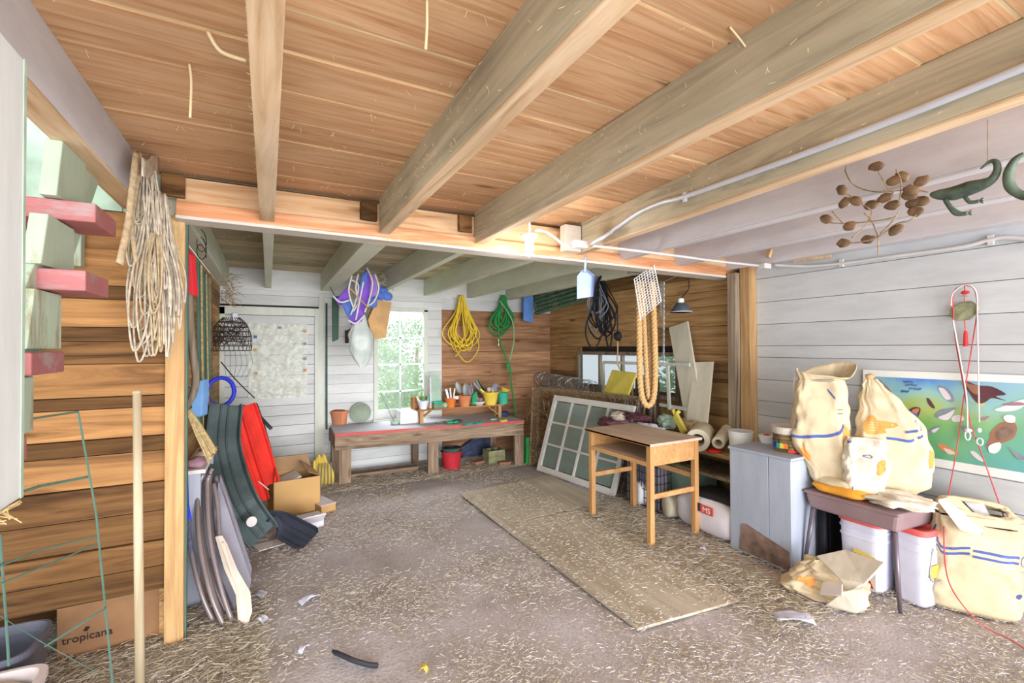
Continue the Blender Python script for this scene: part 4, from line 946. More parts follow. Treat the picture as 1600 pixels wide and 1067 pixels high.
tag(mb.build('hay_tuft', 'rust'), 'brown tuft of hay stuck under the far end of the left joist', 'hay', kind='stuff')
# wire basket
t = thing('wire_basket', 'rusty dark wire basket hanging on the left wall before the white door', 'basket', P(352, 530, Y=5.1))
c = P(356, 528, Y=5.1); mb = MB(); R0 = .17
for j in range(7):
    r_ = R0*math.sqrt(max(.05, 1-((j-1.5)/6)**2)); mb.tube([c+Vector((.03+r_*1.0*math.cos(2*PI*k/26), r_*.8*math.sin(2*PI*k/26), -.12+.045*j)) for k in range(26)], .004, 5, closed=True)
for k in range(26):
    a_ = 2*PI*k/26; mb.tube([c+Vector((.03+R0*math.sqrt(max(.05, 1-((j-1.5)/6)**2))*math.cos(a_+.08*j), .8*R0*math.sqrt(max(.05, 1-((j-1.5)/6)**2))*math.sin(a_+.08*j), -.12+.045*j)) for j in range(8)], .003, 4)
mb.build('basket_wires', 'dark_wire', t)
mb = MB()
for k in range(40):
    q = c+Vector((random.uniform(-.12, .12), random.uniform(-.1, .1), random.uniform(-.05, .1))); mb.tube(spline([q, q+Vector((random.uniform(-.08, .12), 0, random.uniform(-.06, .06))), q+Vector((random.uniform(-.1, .1), 0, random.uniform(-.08, .08)))], 3), .004, 4)
mb.build('wire_tangle', 'dark_wire', t)['kind'] = 'stuff'
mb = MB()
for k in range(6): mb.tube(spline([c+Vector((-.02+.04*k, -.05, -.12)), c+Vector((-.02+.045*k, -.05, -.25)), c+Vector((-.01+.03*k, -.05, -.36-.02*(k % 3)))], 4), .0025, 4)
mb.build('loose_wire', 'green_wire', t)
o = MB().tube(spline([P(345, 565, Y=5.0), P(370, 595, Y=5.0), P(398, 622, Y=5.0)], 4), .006, 6).build('wire_rod', 'dark_wire'); tag(o, 'thin dark rod slanting down from the wire basket toward the sleds', 'rod')
# blue plastics
o = MB().slab([P(296, 600, Y=3.9), P(318, 592, Y=3.9), P(316, 650, Y=3.9), P(297, 655, Y=3.9)], (.03, .06, 0)).build('plastic_jug', 'sky_blue', bev=.012); tag(o, 'pale blue plastic jug hanging behind the wooden handle on the left wall', 'jug')
c = P(345, 612, Y=4.7); o = MB().tube([c+Vector((.10*math.cos(k*.3), .02*math.sin(k*.3), .12*math.sin(k*.3))) for k in range(21)], .018, 8, closed=True).build('plastic_hoop', 'blue_handle', smooth=True); tag(o, 'dark blue plastic hoop hanging above the sleds', 'hoop')
# blue broom
t = thing('push_broom', 'broom with bright blue handle standing beside the partition post', 'broom', P(291, 850, Y=3.13))
MB().tube([P(287, 640, Y=3.12), P(291, 795, Y=3.12)], .013, 10).build('handle', 'blue_handle', t, smooth=True)
MB().hexa([P(284, 812, Y=3.10), P(300, 812, Y=3.10), P(300, 812, Y=3.16), P(284, 812, Y=3.16), P(287, 790, Y=3.10), P(296, 790, Y=3.10), P(296, 790, Y=3.16), P(287, 790, Y=3.16)]).build('broom_cap', 'blue_handle', t, bev=.004)
mb = MB()
for k in range(90): mb.tube([P(285+15*random.random(), 810, Y=3.10+.06*random.random()), P(282+20*random.random(), 856+8*random.random(), Y=3.08+.1*random.random())], .003, 4)
mb.build('bristles', 'brush_grey', t)['kind'] = 'stuff'
# low white shelf / chest behind the chairs
t = thing('wall_shelf', 'white shelf on the left wall behind the folding chairs', 'shelf', (-.37, 3.9, .8))
MB().box(-.46, -.335, 3.35, 4.1, .79, .815).build('shelf_board', 'sash_paint', t, bev=.004)
MB().box(-.46, -.36, 3.35, 3.38, .0, .79).build('side_panel', 'cabinet_paint', t)
MB().box(-.46, -.36, 4.07, 4.1, .0, .79).build('side_panel', 'cabinet_paint', t)
for k, (m_, lab) in enumerate((('fabric_mauve', 'pinkish rag on the white wall shelf below the broom head'), ('fabric_cream', 'cream rag on the white wall shelf'), ('brick', 'brown rag at the front of the white wall shelf'))):
    o = MB().ell((-.385+.01*k, 3.44+.16*k, .845), .055, .07, .035, 12, wob=.5, sd=k).build('rag', m_, smooth=True); tag(o, lab, 'rag')

# sleds: shells swept along a curve
def sled(name, label, path, w, mat, up, depth=.05, rim=.012, ribs=2, parent_cat='sled'):
    "path: centre points; up: list of face normals (open side); trough with upright lips"
    t = thing(name, label, parent_cat, path[0]); pp = spline(path, 8); N = len(pp); ups = spline(up, 8)
    prof = [(-1.0, .0), (-1.03, 1.0), (-.93, 1.0), (-.86, .08), (-.3, .0), (-.26, .25), (-.2, .25), (-.16, 0), (.16, 0), (.2, .25), (.26, .25), (.3, 0), (.86, .08), (.93, 1.0), (1.03, 1.0), (1.0, .0)]
    back = [(.9, -.12), (0, -.12), (-.9, -.12)]
    ring = prof+back
    def fn(u, v):
        i = min(N-1, round(v*(N-1))); tn = (pp[min(N-1, i+1)]-pp[max(0, i-1)]).normalized(); n_ = ups[i].normalized(); n_ = (n_-tn*n_.dot(tn)).normalized(); s_ = tn.cross(n_)
        a, d = ring[round(u*len(ring)) % len(ring)]; ww = w*(.92 if i in (0, N-1) else 1)
        return pp[i]+s_*a*ww+n_*d*depth
    MB().grid(fn, len(ring), N, cu=True).build('sled_shell', mat, t, smooth=False, bev=.003)
    return t, pp, ups
# long grey green toboggan
nv = Vector((.30, -.92, .25)); sd_up = [nv, nv, nv, nv, nv]
t, pp, ups = sled('toboggan', 'long grey green plastic toboggan leaning upright by the left wall', [P(352, 632, Y=4.35), P(347, 690, Y=4.2), P(358, 745, Y=4.02), P(378, 795, Y=3.86), P(410, 838, Z=.13)], .115, 'sled_green', sd_up, .05)
q = P(393, 815, Y=3.70); MB().lathe(q, [(.0, 0), (.034, 0), (.034, .004), (0, .004)], 20, R=nv.to_track_quat('Z', 'Y').to_matrix()).build('round_emblem', 'conduit_paint', t)
# dark toe piece
uu = Vector((-.25, -.45, .85)); sled('toboggan', 'dark plastic toboggan toe lying on the floor before the cardboard box', [P(408, 806, Y=4.0), P(440, 822, Z=.13), P(484, 845, Z=.04)], .10, 'sled_dark', [uu]*3, .04)
# red sleds
ru = [Vector((.5, -.8, .3))]*3
sled('red_sled', 'narrow bright red plastic sled leaning beside the grey green toboggan', [P(366, 650, Y=4.6), P(384, 712, Y=4.55), P(408, 784, Y=4.42)], .060, 'red_plastic', ru, .035)
sled('red_sled', 'wider bright red sled leaning behind the narrow one', [P(381, 634, Y=4.85), P(399, 688, Y=4.8), P(419, 758, Y=4.70)], .095, 'red_plastic', ru, .035)
t, _, _ = sled('toboggan', 'dark maroon plastic toboggan with long handle leaning behind the red sleds', [P(385, 634, Y=5.25), P(400, 680, Y=5.2), P(415, 740, Y=5.1)], .09, 'fabric_maroon', ru, .04)
MB().tube(spline([P(380, 634, Y=5.2), P(400, 646, Y=5.1), P(424, 670, Y=5.0)], 5), .018, 8, flat=.6).build('handle', 'black_rubber', t, smooth=True)
# cord on the red sled
o = MB().tube([P(404, 752, Y=4.3), P(420, 765, Y=4.3)], .004, 6).build('pull_cord', 'cord_white'); tag(o, 'short white pull cord across the lower red sled', 'cord')

# folded garden chairs
def folded_chair(off, arm, label):
    o3 = Vector(off); t = thing('folding_chair', label, 'chair', P(345, 960, Y=3.05)+o3)
    def tb(pl, r=.013, nm='tube_frame', m_='chair_tube'): return MB().tube(spline([P(u, v, Y=y)+o3 for u, v, y in pl], 5), r, 9).build(nm, m_, t, smooth=True)
    tb([(318, 740, 3.42), (309, 770, 3.38), (312, 850, 3.2), (330, 930, 3.06), (350, 978, 3.02)])
    tb([(328, 742, 3.4), (324, 760, 3.38), (328, 840, 3.2), (346, 920, 3.08), (362, 968, 3.02)])
    tb([(334, 755, 3.4), (340, 790, 3.32), (343, 840, 3.2)], .011)
    w = [P(u, v, Y=y)+o3 for u, v, y in ((342, 752, 3.46), (352, 775, 3.46), (393, 905, 3.12), (384, 962, 3.05), (350, 880, 3.16), (336, 800, 3.34))]
    MB().slab(w, (-.012, .02, 0)).build('sling', 'chair_sling', t, bev=.003)
    if arm:
        w = [P(u, v, Y=y)+o3 for u, v, y in ((341, 838, 3.16), (348, 836, 3.16), (356, 850, 3.14), (372, 890, 3.05), (392, 925, 2.98), (395, 955, 2.96), (388, 976, 2.95), (377, 968, 2.96), (374, 930, 3.0), (356, 890, 3.08))]
        MB().slab(w, (-.02, .012, 0)).build('armrest', 'chair_arm', t, bev=.005)
        MB().lathe(P(348, 848, Y=3.14)+o3, [(.004, 0), (.004, .005), (0, .006)], 8).build('rivet', 'metal_grey', t)
    return t
folded_chair((0, 0, 0), True, 'folded garden chair with tan plastic armrest, nearest of the leaning chairs')
folded_chair((-.055, .06, .01), False, 'folded garden chair with grey tubes leaning behind the tan armrest chair')
folded_chair((.0, .13, .01), False, 'rearmost folded garden chair with grey sling by the toboggan')

# cardboard boxes on the floor
def open_box(name, label, c, rz, sx, sy, h, flaps=True):
    t = thing(name, label, 'box', (c[0], c[1], 0)); t.rotation_euler.z = rz
    mb = MB(); th = .006
    mb.box(-sx/2, sx/2, -sy/2, -sy/2+th, 0, h).box(-sx/2, sx/2, sy/2-th, sy/2, 0, h).box(-sx/2, -sx/2+th, -sy/2, sy/2, 0, h).box(sx/2-th, sx/2, -sy/2, sy/2, 0, h).box(-sx/2, sx/2, -sy/2, sy/2, 0, th)
    mb.build('box_body', 'cardboard', t, local=True)
    for (a, b_, c_, d) in (((-sx/2, -sy/2, h), (-sx/2, sy/2, h), (-sx/2+.02, sy/2, h+.12), (-sx/2+.02, -sy/2, h+.12)), ((sx/2, -sy/2, h), (sx/2, sy/2, h), (sx/2-.12, sy/2-.03, h+.09), (sx/2-.10, -sy/2+.03, h+.04)), ((-sx/2, sy/2, h), (sx/2, sy/2, h), (sx/2-.04, sy/2+.02, h+.13), (-sx/2+.04, sy/2+.02, h+.13))):
        MB().slab([a, b_, c_, d], (0, 0, .005)).build('flap', 'cardboard_inner', t, local=True)
    return t
t = open_box('cardboard_box', 'open cardboard box standing before the white door beside the sleds', (.22, 4.92), .12, .40, .40, .33)
MB().obox((-.05, 0, .30), .20, .28, .012, (0, -.35, 0)).build('papers', 'paper', t, local=True)
t = thing('flat_carton', 'white shoe carton with red print lying under the toboggan toe', 'carton', (.27, 4.2, 0)); t.rotation_euler.z = .25
MB().obox((0, .05, .07), .34, .20, .012, (-.75, 0, 0)).build('lid_panel', 'box_white', t, bev=.002, local=True)
MB().box(-.18, .18, .06, .2, .0, .10).build('carton_body', 'box_white', t, bev=.002, local=True)
MB().obox((-.08, .0, .09), .05, .03, .002, (-.75, 0, 0)).build('red_print', 'red_plastic', t, local=True)
o = MB().obox(P(632-208, 850, Z=.012), .22, .14, .006, (0, 0, .3)).build('paper_sheet', 'paper'); tag(o, 'white sheet of paper on the floor under the middle of the toboggan', 'paper')
t = thing('small_carton', 'small white topped carton on the floor right of the open cardboard box', 'carton', P(512, 800, Z=0)); t.rotation_euler.z = .35
MB().box(-.07, .07, -.02, .30, 0, .075).build('carton_body', 'cardboard', t, bev=.003, local=True)
MB().box(-.075, .075, -.02, .30, .075, .079).build('carton_top', 'box_white', t, local=True)

# ================================================================ RIGHT SIDE
# wooden desk
DX0, DX1, DY0, DY1, DZ = 2.60, 3.14, 2.63, 3.40, .80
t = thing('school_desk', 'orange brown wooden desk with open shelf standing in the middle right', 'desk', ((DX0+DX1)/2, (DY0+DY1)/2, 0))
MB().box(DX0-.02, DX1+.02, DY0-.02, DY1+.03, DZ-.022, DZ).build('desk_top', 'desk_top', t, bev=.004)
MB().box(DX0-.02, DX0-.017, DY0-.02, DY1+.03, DZ-.021, DZ-.001).build('edge_band', 'desk_wood', t)
for x, y, nm in ((DX0, DY0, 0), (DX1-.045, DY0, 0), (DX0, DY1-.045, 0), (DX1-.045, DY1-.045, 0)):
    MB().box(x, x+.045, y, y+.045, 0, DZ-.022).build('leg', 'desk_wood_z', t, bev=.004)
MB().box(DX0+.045, DX1-.045, DY0+.008, DY0+.024, DZ-.18, DZ-.022).build('side_panel', 'desk_wood', t)
MB().box(DX0+.045, DX1-.045, DY1-.028, DY1-.012, DZ-.18, DZ-.022).build('side_panel', 'desk_wood', t)
MB().box(DX1-.03, DX1-.014, DY0+.045, DY1-.045, DZ-.18, DZ-.022).build('back_panel', 'desk_wood', t)
MB().box(DX0+.004, DX1-.02, DY0+.024, DY1-.028, DZ-.165, DZ-.152).build('shelf', 'desk_top', t)
MB().box(DX0, DX0+.016, DY0+.045, DY1-.045, DZ-.185, DZ-.150).build('shelf_lip', 'desk_wood', t, bev=.002)
for y in (DY0+.012, DY1-.032): MB().box(DX0+.045, DX1-.045, y, y+.02, .36, .40).build('stretcher', 'desk_wood', t, bev=.002)
MB().box(DX1-.034, DX1-.014, DY0+.045, DY1-.045, .46, .50).build('stretcher', 'desk_wood', t, bev=.002)
# window sash leaning behind the desk
t = thing('window_sash', 'large white twelve pane window sash leaning behind the desk', 'window sash', (3.05, 4.3, 0))
BL, BR, TL, TR = Vector((2.985, 4.98, 0)), Vector((3.14, 3.70, 0)), Vector((3.26, 4.98, .93)), Vector((3.42, 3.68, .925))
dn = (TL-BL).cross(BR-BL).normalized()*.035
def sq(a, b): return BL.lerp(BR, a).lerp(TL.lerp(TR, a), b)
def rail(a0, a1, b0, b1, th=1.0, o=0): return MB().slab([sq(a0, b0)+dn*o, sq(a1, b0)+dn*o, sq(a1, b1)+dn*o, sq(a0, b1)+dn*o], dn*th)
rail(0, .045, 0, 1).build('stile', 'sash_paint', t, bev=.003); rail(.955, 1, 0, 1).build('stile', 'sash_paint', t, bev=.003)
rail(.045, .955, 0, .075).build('bottom_rail', 'sash_paint', t, bev=.003); rail(.045, .955, .93, 1).build('top_rail', 'sash_paint', t, bev=.003)
for k in (1, 2, 3):
    c = .045+.91*k/4; rail(c-.012, c+.012, .075, .93, .8, .1).build('muntin', 'sash_paint', t, bev=.002)
for k in (1, 2):
    c = .075+.855*k/3; rail(.045, .955, c-.013, c+.013, .7, .15).build('muntin', 'sash_paint', t, bev=.002)
for i in range(4):
    for j in range(3):
        rail(.045+.91*i/4+.01, .045+.91*(i+1)/4-.01, .075+.855*j/3+.01, .075+.855*(j+1)/3-.01, .08, .5).build('pane', 'sash_glass', t)
# rusty bed springs behind
t = thing('bed_springs', 'rusty bed spring frame leaning behind the window sash', 'bed springs', (3.2, 4.6, 0))
B0, B1, T0, T1 = Vector((3.02, 5.20, 0)), Vector((3.30, 3.75, 0)), Vector((3.28, 5.55, 1.0)), Vector((3.56, 3.75, 1.0))
def bs(a, b, d=0): return B0.lerp(B1, a).lerp(T0.lerp(T1, a), b)+Vector((d, 0, -d*.3))
mb = MB()
for d in (0, .10): mb.tube([bs(0, 0, d), bs(1, 0, d), bs(1, 1, d), bs(0, 1, d)], .012, 6, closed=True)
mb.build('border_wire', 'rust', t)
mb = MB()
for i in range(46):
    for d in (0,):
        q = bs(i/45, 1, 0); mb.tube([q, bs((i+.5)/45, .97, .10)], .006, 4); q = bs(0, i/45, 0); mb.tube([q, bs(.02, min(1, (i+.5)/45), .10)], .006, 4)
        mb.tube([bs(i/45, .0, 0), bs((i+.5)/45, .0, .1)], .004, 4)
mb.build('edge_lacing', 'rust', t)
for i in range(12):
    for j in range(8):
        mb = MB(); c = bs((i+.5)/12, (j+.5)/8, 0); n_ = Vector((1, .1, -.35)).normalized(); s1 = Vector((0, 1, 0)); s2 = n_.cross(s1)
        mb.tube([c+n_*(.10*k/30)+(s1*math.cos(k*.75)+s2*math.sin(k*.75))*(.052-.03*math.sin(PI*k/30)) for k in range(31)], .003, 4); mb.build('spring', 'rust', t)
mb = MB()
for k in range(40):
    q = bs(random.uniform(0, .35), random.uniform(.1, .95), -.02); mb.tube(spline([q, q+Vector((-.03, random.uniform(-.1, .1), random.uniform(-.12, .1))), q+Vector((0, random.uniform(-.15, .15), random.uniform(-.2, .1)))], 4), .003, 4)
mb.build('loose_wire', 'rust', t)['kind'] = 'stuff'
# roll of wire netting on the springs
t = thing('wire_netting_roll', 'roll of grey wire netting lying on top of the bed springs in the corner', 'netting', P(890, 600, X=3.7))
a, b2 = P(838, 590, X=3.72), P(930, 608, X=3.66)
mb = MB()
for k in range(44):
    c = a.lerp(b2, k/43); r_ = .10+.02*random.random(); ph = random.random()*6
    mb.tube([c+Vector((r_*math.cos(ph+q*.7), .02*math.sin(q*1.9+k), r_*.9*math.sin(ph+q*.7))) for q in range(10)], .0025, 4, closed=True)
mb.build('netting', 'metal_grey', t)

# long plank shelf along the right wall
t = thing('plank_shelf', 'rough plank shelf along the right wall carrying bags, rolls and rags', 'shelf', (3.6, 3.3, 0))
MB().box(3.38, 3.86, 2.36, 4.35, .60, .635).build('shelf_board', 'plank_wood', t, bev=.004)
MB().box(3.42, 3.86, 2.36, 4.35, .40, .43).build('shelf_board', 'grey_wood', t, bev=.004)
for y in (2.37, 3.35, 4.30): MB().box(3.45, 3.84, y, y+.04, 0, .60).build('support', 'grey_wood', t)
mb = MB()
for k in range(220):
    q = Vector((3.40+.1*random.random(), random.uniform(2.4, 3.6), .432)); mb.bar(q, q+Vector((random.uniform(-.03, .03), random.uniform(-.06, .06), random.uniform(-.04, .02))), .002, .002)
mb.build('straw_litter', 'straw_broom', t)['kind'] = 'stuff'

# rag pile on the shelf
def cloth_lump(name, c, rx, ry, rz, mat, label, sd, cat, fold=.25):
    def fn(u, v):
        a, q = 2*PI*u, PI*(v-.5)*.99; d = Vector((math.cos(a)*math.cos(q), math.sin(a)*math.cos(q), math.sin(q)))
        k = 1+fold*noise.noise(d*2.2+Vector((sd, 0, 0)))+.5*fold*abs(noise.noise(d*5+Vector((0, sd, 0))))
        w = Vector((d.x*rx, d.y*ry, d.z*rz))*k; w.z = max(w.z, -rz*.8); return Vector(c)+w
    o = MB().grid(fn, 40, 24, cu=True).build(name, mat, smooth=True); return tag(o, label, cat)
def onshelf(u, v, x, z=.635): q = P(u, v, X=x); return q
cloth_lump('blanket', (3.24, 3.62, .735), .10, .26, .06, 'fabric_mauve', 'mauve blanket in the rag pile behind the desk', 1, 'blanket', .5)
cloth_lump('blanket', (3.18, 3.84, .74), .06, .10, .05, 'fabric_maroon', 'dark maroon rag at the left end of the rag pile behind the desk', 2, 'blanket', .5)
cloth_lump('blanket', (3.30, 3.52, .835), .08, .17, .035, 'fabric_maroon', 'dark maroon cloth on top of the rag pile behind the desk', 3, 'blanket', .6)
cloth_lump('blanket', (3.25, 3.72, .82), .07, .10, .045, 'fabric_cream', 'cream cloth on top of the rag pile behind the desk', 4, 'blanket', .4)
cloth_lump('blanket', (3.19, 3.66, .70), .06, .16, .03, 'fabric_grey', 'grey striped cloth at the front of the rag pile behind the desk', 14, 'blanket', .6)
cloth_lump('plastic_bag', (3.28, 3.34, .735), .09, .17, .05, 'bag_white', 'white plastic bag in the rag pile behind the desk', 5, 'bag', .6)
t = thing('work_gloves', 'pale yellow work glove propped on the shelf right of the white plastic bag', 'glove', (3.5, 3.3, .64))
a = P(1055, 648, X=3.45); b2 = P(1070, 676, X=3.4)
MB().bar(a, b2, .07, .035, up=(1, 0, 0)).build('glove_body', 'yellow_panel', t, bev=.012)
MB().tube([a, a+Vector((0, -.05, .04))], .018, 8).tube([a, a+Vector((0, .03, .05))], .018, 8).build('fingers', 'yellow_panel', t, smooth=True)
cloth_lump('work_glove', P(1042, 660, X=3.5), .07, .10, .07, 'pale_green', 'pale cloth glove lying between the white bag and the yellow glove', 6, 'glove', .5)
cloth_lump('burlap_bag', P(1080, 668, X=3.62), .10, .14, .07, 'rope_tan', 'tan crumpled burlap behind the paper rolls', 7, 'bag', .5)
# paper rolls
def roll(name, face, back, r0, r1, mat, label):
    f_, bk = Vector(face), Vector(back); ax = (f_-bk).normalized(); R = ax.to_track_quat('Z', 'Y').to_matrix(); L = (f_-bk).length
    t = thing(name, label, 'roll', bk)
    MB().lathe(bk, [(r0, 0), (r1, 0), (r1, L), (r0, L), (r0, .001)], 30, R=R).build('roll_body', mat, t, smooth=False, bev=.001); return t
roll('tape_roll', P(1090, 688, X=3.30), (3.62, 2.98, .74), .055, .098, 'roll_cream', 'wide cream roll lying on the shelf beside the desk corner')
roll('tape_roll', P(1122, 692, X=3.40), (3.72, 2.80, .78), .03, .052, 'roll_cream', 'narrow cream roll right of the wide one on the plank shelf')
o = MB().lathe(P(1116, 706, X=3.42), [(0, 0), (.06, 0), (.07, .014), (.05, .02), (0, .03)], 20).build('plastic_dish', 'red_plastic', smooth=True); tag(o, 'bright red plastic lid on the plank shelf left of the white bucket', 'dish')
p = Vector((3.52, 2.52, .637)); t = thing('plastic_bucket', 'white plastic bucket on the plank shelf behind the grey cabinet', 'bucket', p)
MB().lathe(p, [(.075, 0), (.088, .15), (.094, .152), (.094, .185), (.099, .187), (.099, .20), (.093, .20), (.085, .02), (0, .012)], 30).build('bucket_body', 'white_enamel', t)
MB().lathe(p+Vector((0, 0, .17)), [(0, 0), (.088, 0)], 30).build('contents', 'rope_tan', t)

# cream boards leaning on the right wall
def lboard(pts, xb, xt, label):
    (u0, v0), (u1, v1), (u2, v2), (u3, v3) = pts
    o = MB().slab([P(u0, v0, X=xt), P(u1, v1, X=xt), P(u2, v2, X=xb), P(u3, v3, X=xb)], (.018, 0, .004)).build('painted_board', 'board_cream', bev=.002); tag(o, label, 'board')
lboard(((1045, 512), (1074, 502), (1101, 668), (1073, 672)), 3.68, 3.84, 'tall cream painted board leaning on the bare right wall')
lboard(((1084, 566), (1114, 565), (1104, 670), (1070, 672)), 3.62, 3.80, 'shorter cream painted board crossing in front of the tall one')
# old window frame and bits near low window
t = thing('window_frame_piece', 'old thin white window frame hanging before the low window', 'window frame', P(1000, 600, X=3.72))
for (a_, b_) in (((943, 566), (1078, 570)), ((943, 566), (943, 622)), ((1043, 568), (1046, 640)), ((1030, 632), (1078, 640))):
    MB().bar(P(*a_, X=3.74), P(*b_, X=3.70), .035, .02, up=(1, 0, 0)).build('frame_bar', 'white_trim', t, bev=.002)
t = thing('yellow_board', 'yellow square panel propped on the bed springs before the low window', 'panel', P(965, 600, X=3.6))
MB().slab([P(942, 613, X=3.56), P(980, 619, X=3.56), P(994, 583, X=3.64), P(956, 578, X=3.64)], (.03, 0, 0)).build('panel_face', 'yellow_panel', t, bev=.006)
for k in range(9):
    u = 984+5.5*k; o = MB().bar(P(u, 582+4*(k % 3), X=3.76), Vector((3.70, P(u-3+k, 655, X=3.72).y, .64)), .028, .012, up=(0, 1, 0)).build('lath_strip', ['fabric_grey', 'grey_wood', 'dark_wire'][k % 3]); tag(o, 'thin '+['grey', 'brown', 'dark'][k % 3]+' lath behind the thick rope, '+['first', 'second', 'third', 'fourth', 'fifth', 'sixth', 'seventh', 'eighth', 'ninth'][k]+' from the yellow panel', 'lath', 'laths behind the thick rope')

# hanging things on the cross beam and seventh joist
# thick twisted rope
t = thing('thick_rope', 'very thick golden twisted rope looped from the cross beam behind the desk', 'rope', (2.98, 3.1, 2.2))
def twisted(path, R0, r, turns):
    pp = spline(path, 14); N = len(pp); L = sum((pp[i+1]-pp[i]).length for i in range(N-1))
    d = 0; cs = []
    acc = [0]
    for i in range(N-1): acc.append(acc[-1]+(pp[i+1]-pp[i]).length)
    M_ = int(L/.012); res = []; j = 0
    for k in range(M_+1):
        s_ = L*k/M_
        while j < N-2 and acc[j+1] < s_: j += 1
        res.append(pp[j].lerp(pp[j+1], (s_-acc[j])/max(1e-6, acc[j+1]-acc[j])))
    for st in range(3):
        pts = []; u = (res[1]-res[0]).normalized().orthogonal().normalized()
        for k in range(len(res)):
            tn = (res[min(len(res)-1, k+1)]-res[max(0, k-1)]).normalized(); u = (u-tn*u.dot(tn)).normalized(); w = tn.cross(u); a = 2*PI*(k*.012*turns+st/3)
            pts.append(res[k]+u*math.cos(a)*R0+w*math.sin(a)*R0)
        MB().tube(pts, r, 7).build('strand', 'rope_gold', t, smooth=True)
Yr = 3.12
twisted([P(997, 440, Y=Yr), P(999, 520, Y=Yr), P(1000, 590, Y=Yr), P(1004, 622, Y=Yr), P(1012, 634, Y=Yr), P(1021, 622, Y=Yr), P(1024, 580, Y=Yr), P(1022, 500, Y=Yr), P(1019, 440, Y=Yr)], .013, .0155, 9)
twisted([P(1003, 440, Y=Yr+.05), P(1007, 520, Y=Yr+.05), P(1011, 600, Y=Yr+.05), P(1014, 622, Y=Yr+.05), P(1017, 600, Y=Yr+.06), P(1015, 520, Y=Yr+.08), P(1012, 440, Y=Yr+.08)], .011, .0135, 10)
MB().tube([Vector((2.84, Yr, 2.21)), Vector((3.1, Yr, 2.21))], .012, 8).build('hanger_rod', 'dusty_steel', t)
# wire grid
t = thing('wire_grid_rack', 'white wire grid rack hanging in front of the thick rope', 'rack', P(1010, 455, Y=2.92))
g0, g1, g2, g3 = P(991, 436, Y=2.98), P(1022, 414, Y=2.80), P(1033, 470, Y=2.80), P(1001, 500, Y=2.98)
def gq(a, b): return g0.lerp(g1, a).lerp(g3.lerp(g2, a), b)
MB().tube([g0, g1, g2, g3], .005, 6, closed=True).build('rack_frame', 'white_enamel', t)
mb = MB()
for k in range(1, 8): mb.tube([gq(k/8, 0), gq(k/8, 1)], .003, 4)
for k in range(1, 15): mb.tube([gq(0, k/15), gq(1, k/15)], .003, 4)
mb.build('grid_wires', 'white_enamel', t)
# scoop
t = thing('plastic_scoop', 'pale blue plastic dustpan scoop hanging from the cross beam', 'scoop', P(915, 405, Y=2.9))
Ys = 2.84
MB().tube([P(915, 400, Y=Ys), P(914, 425, Y=Ys)], .016, 10, flat=.6).build('handle', 'scoop_plastic', t, smooth=True)
pts = [(909, 423), (919, 423), (929, 431), (927, 463), (902, 467), (902, 432)]
MB().slab([P(u, v, Y=Ys+.035) for u, v in pts], (0, .006, 0)).build('pan', 'scoop_plastic', t)
for i in range(len(pts)):
    if i == 3: continue
    a_, b_ = pts[i], pts[(i+1) % 6]; MB().slab([P(*a_, Y=Ys), P(*b_, Y=Ys), P(*b_, Y=Ys+.04), P(*a_, Y=Ys+.04)], (0.0, 0, .004)).build('pan_side', 'scoop_plastic', t)
# black cables
p = P(940, 432, X=3.14)
coil('cable_coil', 'black cable coils hanging from the seventh joist', 'cable', p, .80, .34, 11, .009, 'nearly_black', .06, (.25, -1, 0), 12)
coil('cable_coil', 'thinner grey cable coil hanging among the black cables', 'cable', p+Vector((-.03, .05, 0)), .62, .26, 6, .006, 'grey_cloth', .05, (.25, -1, 0), 15)
q = P(965, 525, X=3.08); t = thing('cable_plug', 'dark plug and pale strap end hanging on the black cables', 'plug', q); MB().tube([q, q+Vector((0, 0, .3)), P(945, 440, X=3.13)], .006, 6).build('plug_cord', 'nearly_black', t)
MB().ell(q, .035, .05, .05, 12, wob=.3).build('plug_body', 'nearly_black', t, smooth=True)
MB().tube(spline([q, q-Vector((0, .0, .15)), q-Vector((0, -.01, .26)), q-Vector((0, .03, .33))], 5), .014, 7, flat=.5).build('strap_end', 'rope_tan', t, smooth=True)
# clamp lamp
c = P(1064, 488, X=3.55); t = thing('clamp_lamp', 'metal clamp lamp with wide shade hanging by its cord from the beam', 'lamp', c)
MB().lathe(c, [(.105, 0), (.10, .012), (.045, .085), (.03, .095), (.028, .09), (.095, .01), (.105, 0)], 28).build('lamp_shade', 'lamp_metal', t, smooth=True)
MB().lathe(c+Vector((0, 0, .09)), [(.03, 0), (.03, .04), (.015, .05), (0, .05)], 16).build('lamp_socket', 'white_enamel', t, smooth=True)
MB().lathe(c, [(.104, 0), (.108, .004), (.104, .008)], 28).build('rim', 'white_enamel', t)
MB().tube(spline([c+Vector((0, 0, .135)), P(1076, 450, X=3.52), P(1074, 425, X=3.45), P(1066, 410, X=3.4)], 6), .005, 6).build('cord', 'dark', t, smooth=True)
MB().tube([c+Vector((0.02, -.05, .07)), c+Vector((.02, -.055, .0)), c+Vector((.03, -.02, -.0))], .005, 6).build('guard_wire', 'dark', t)
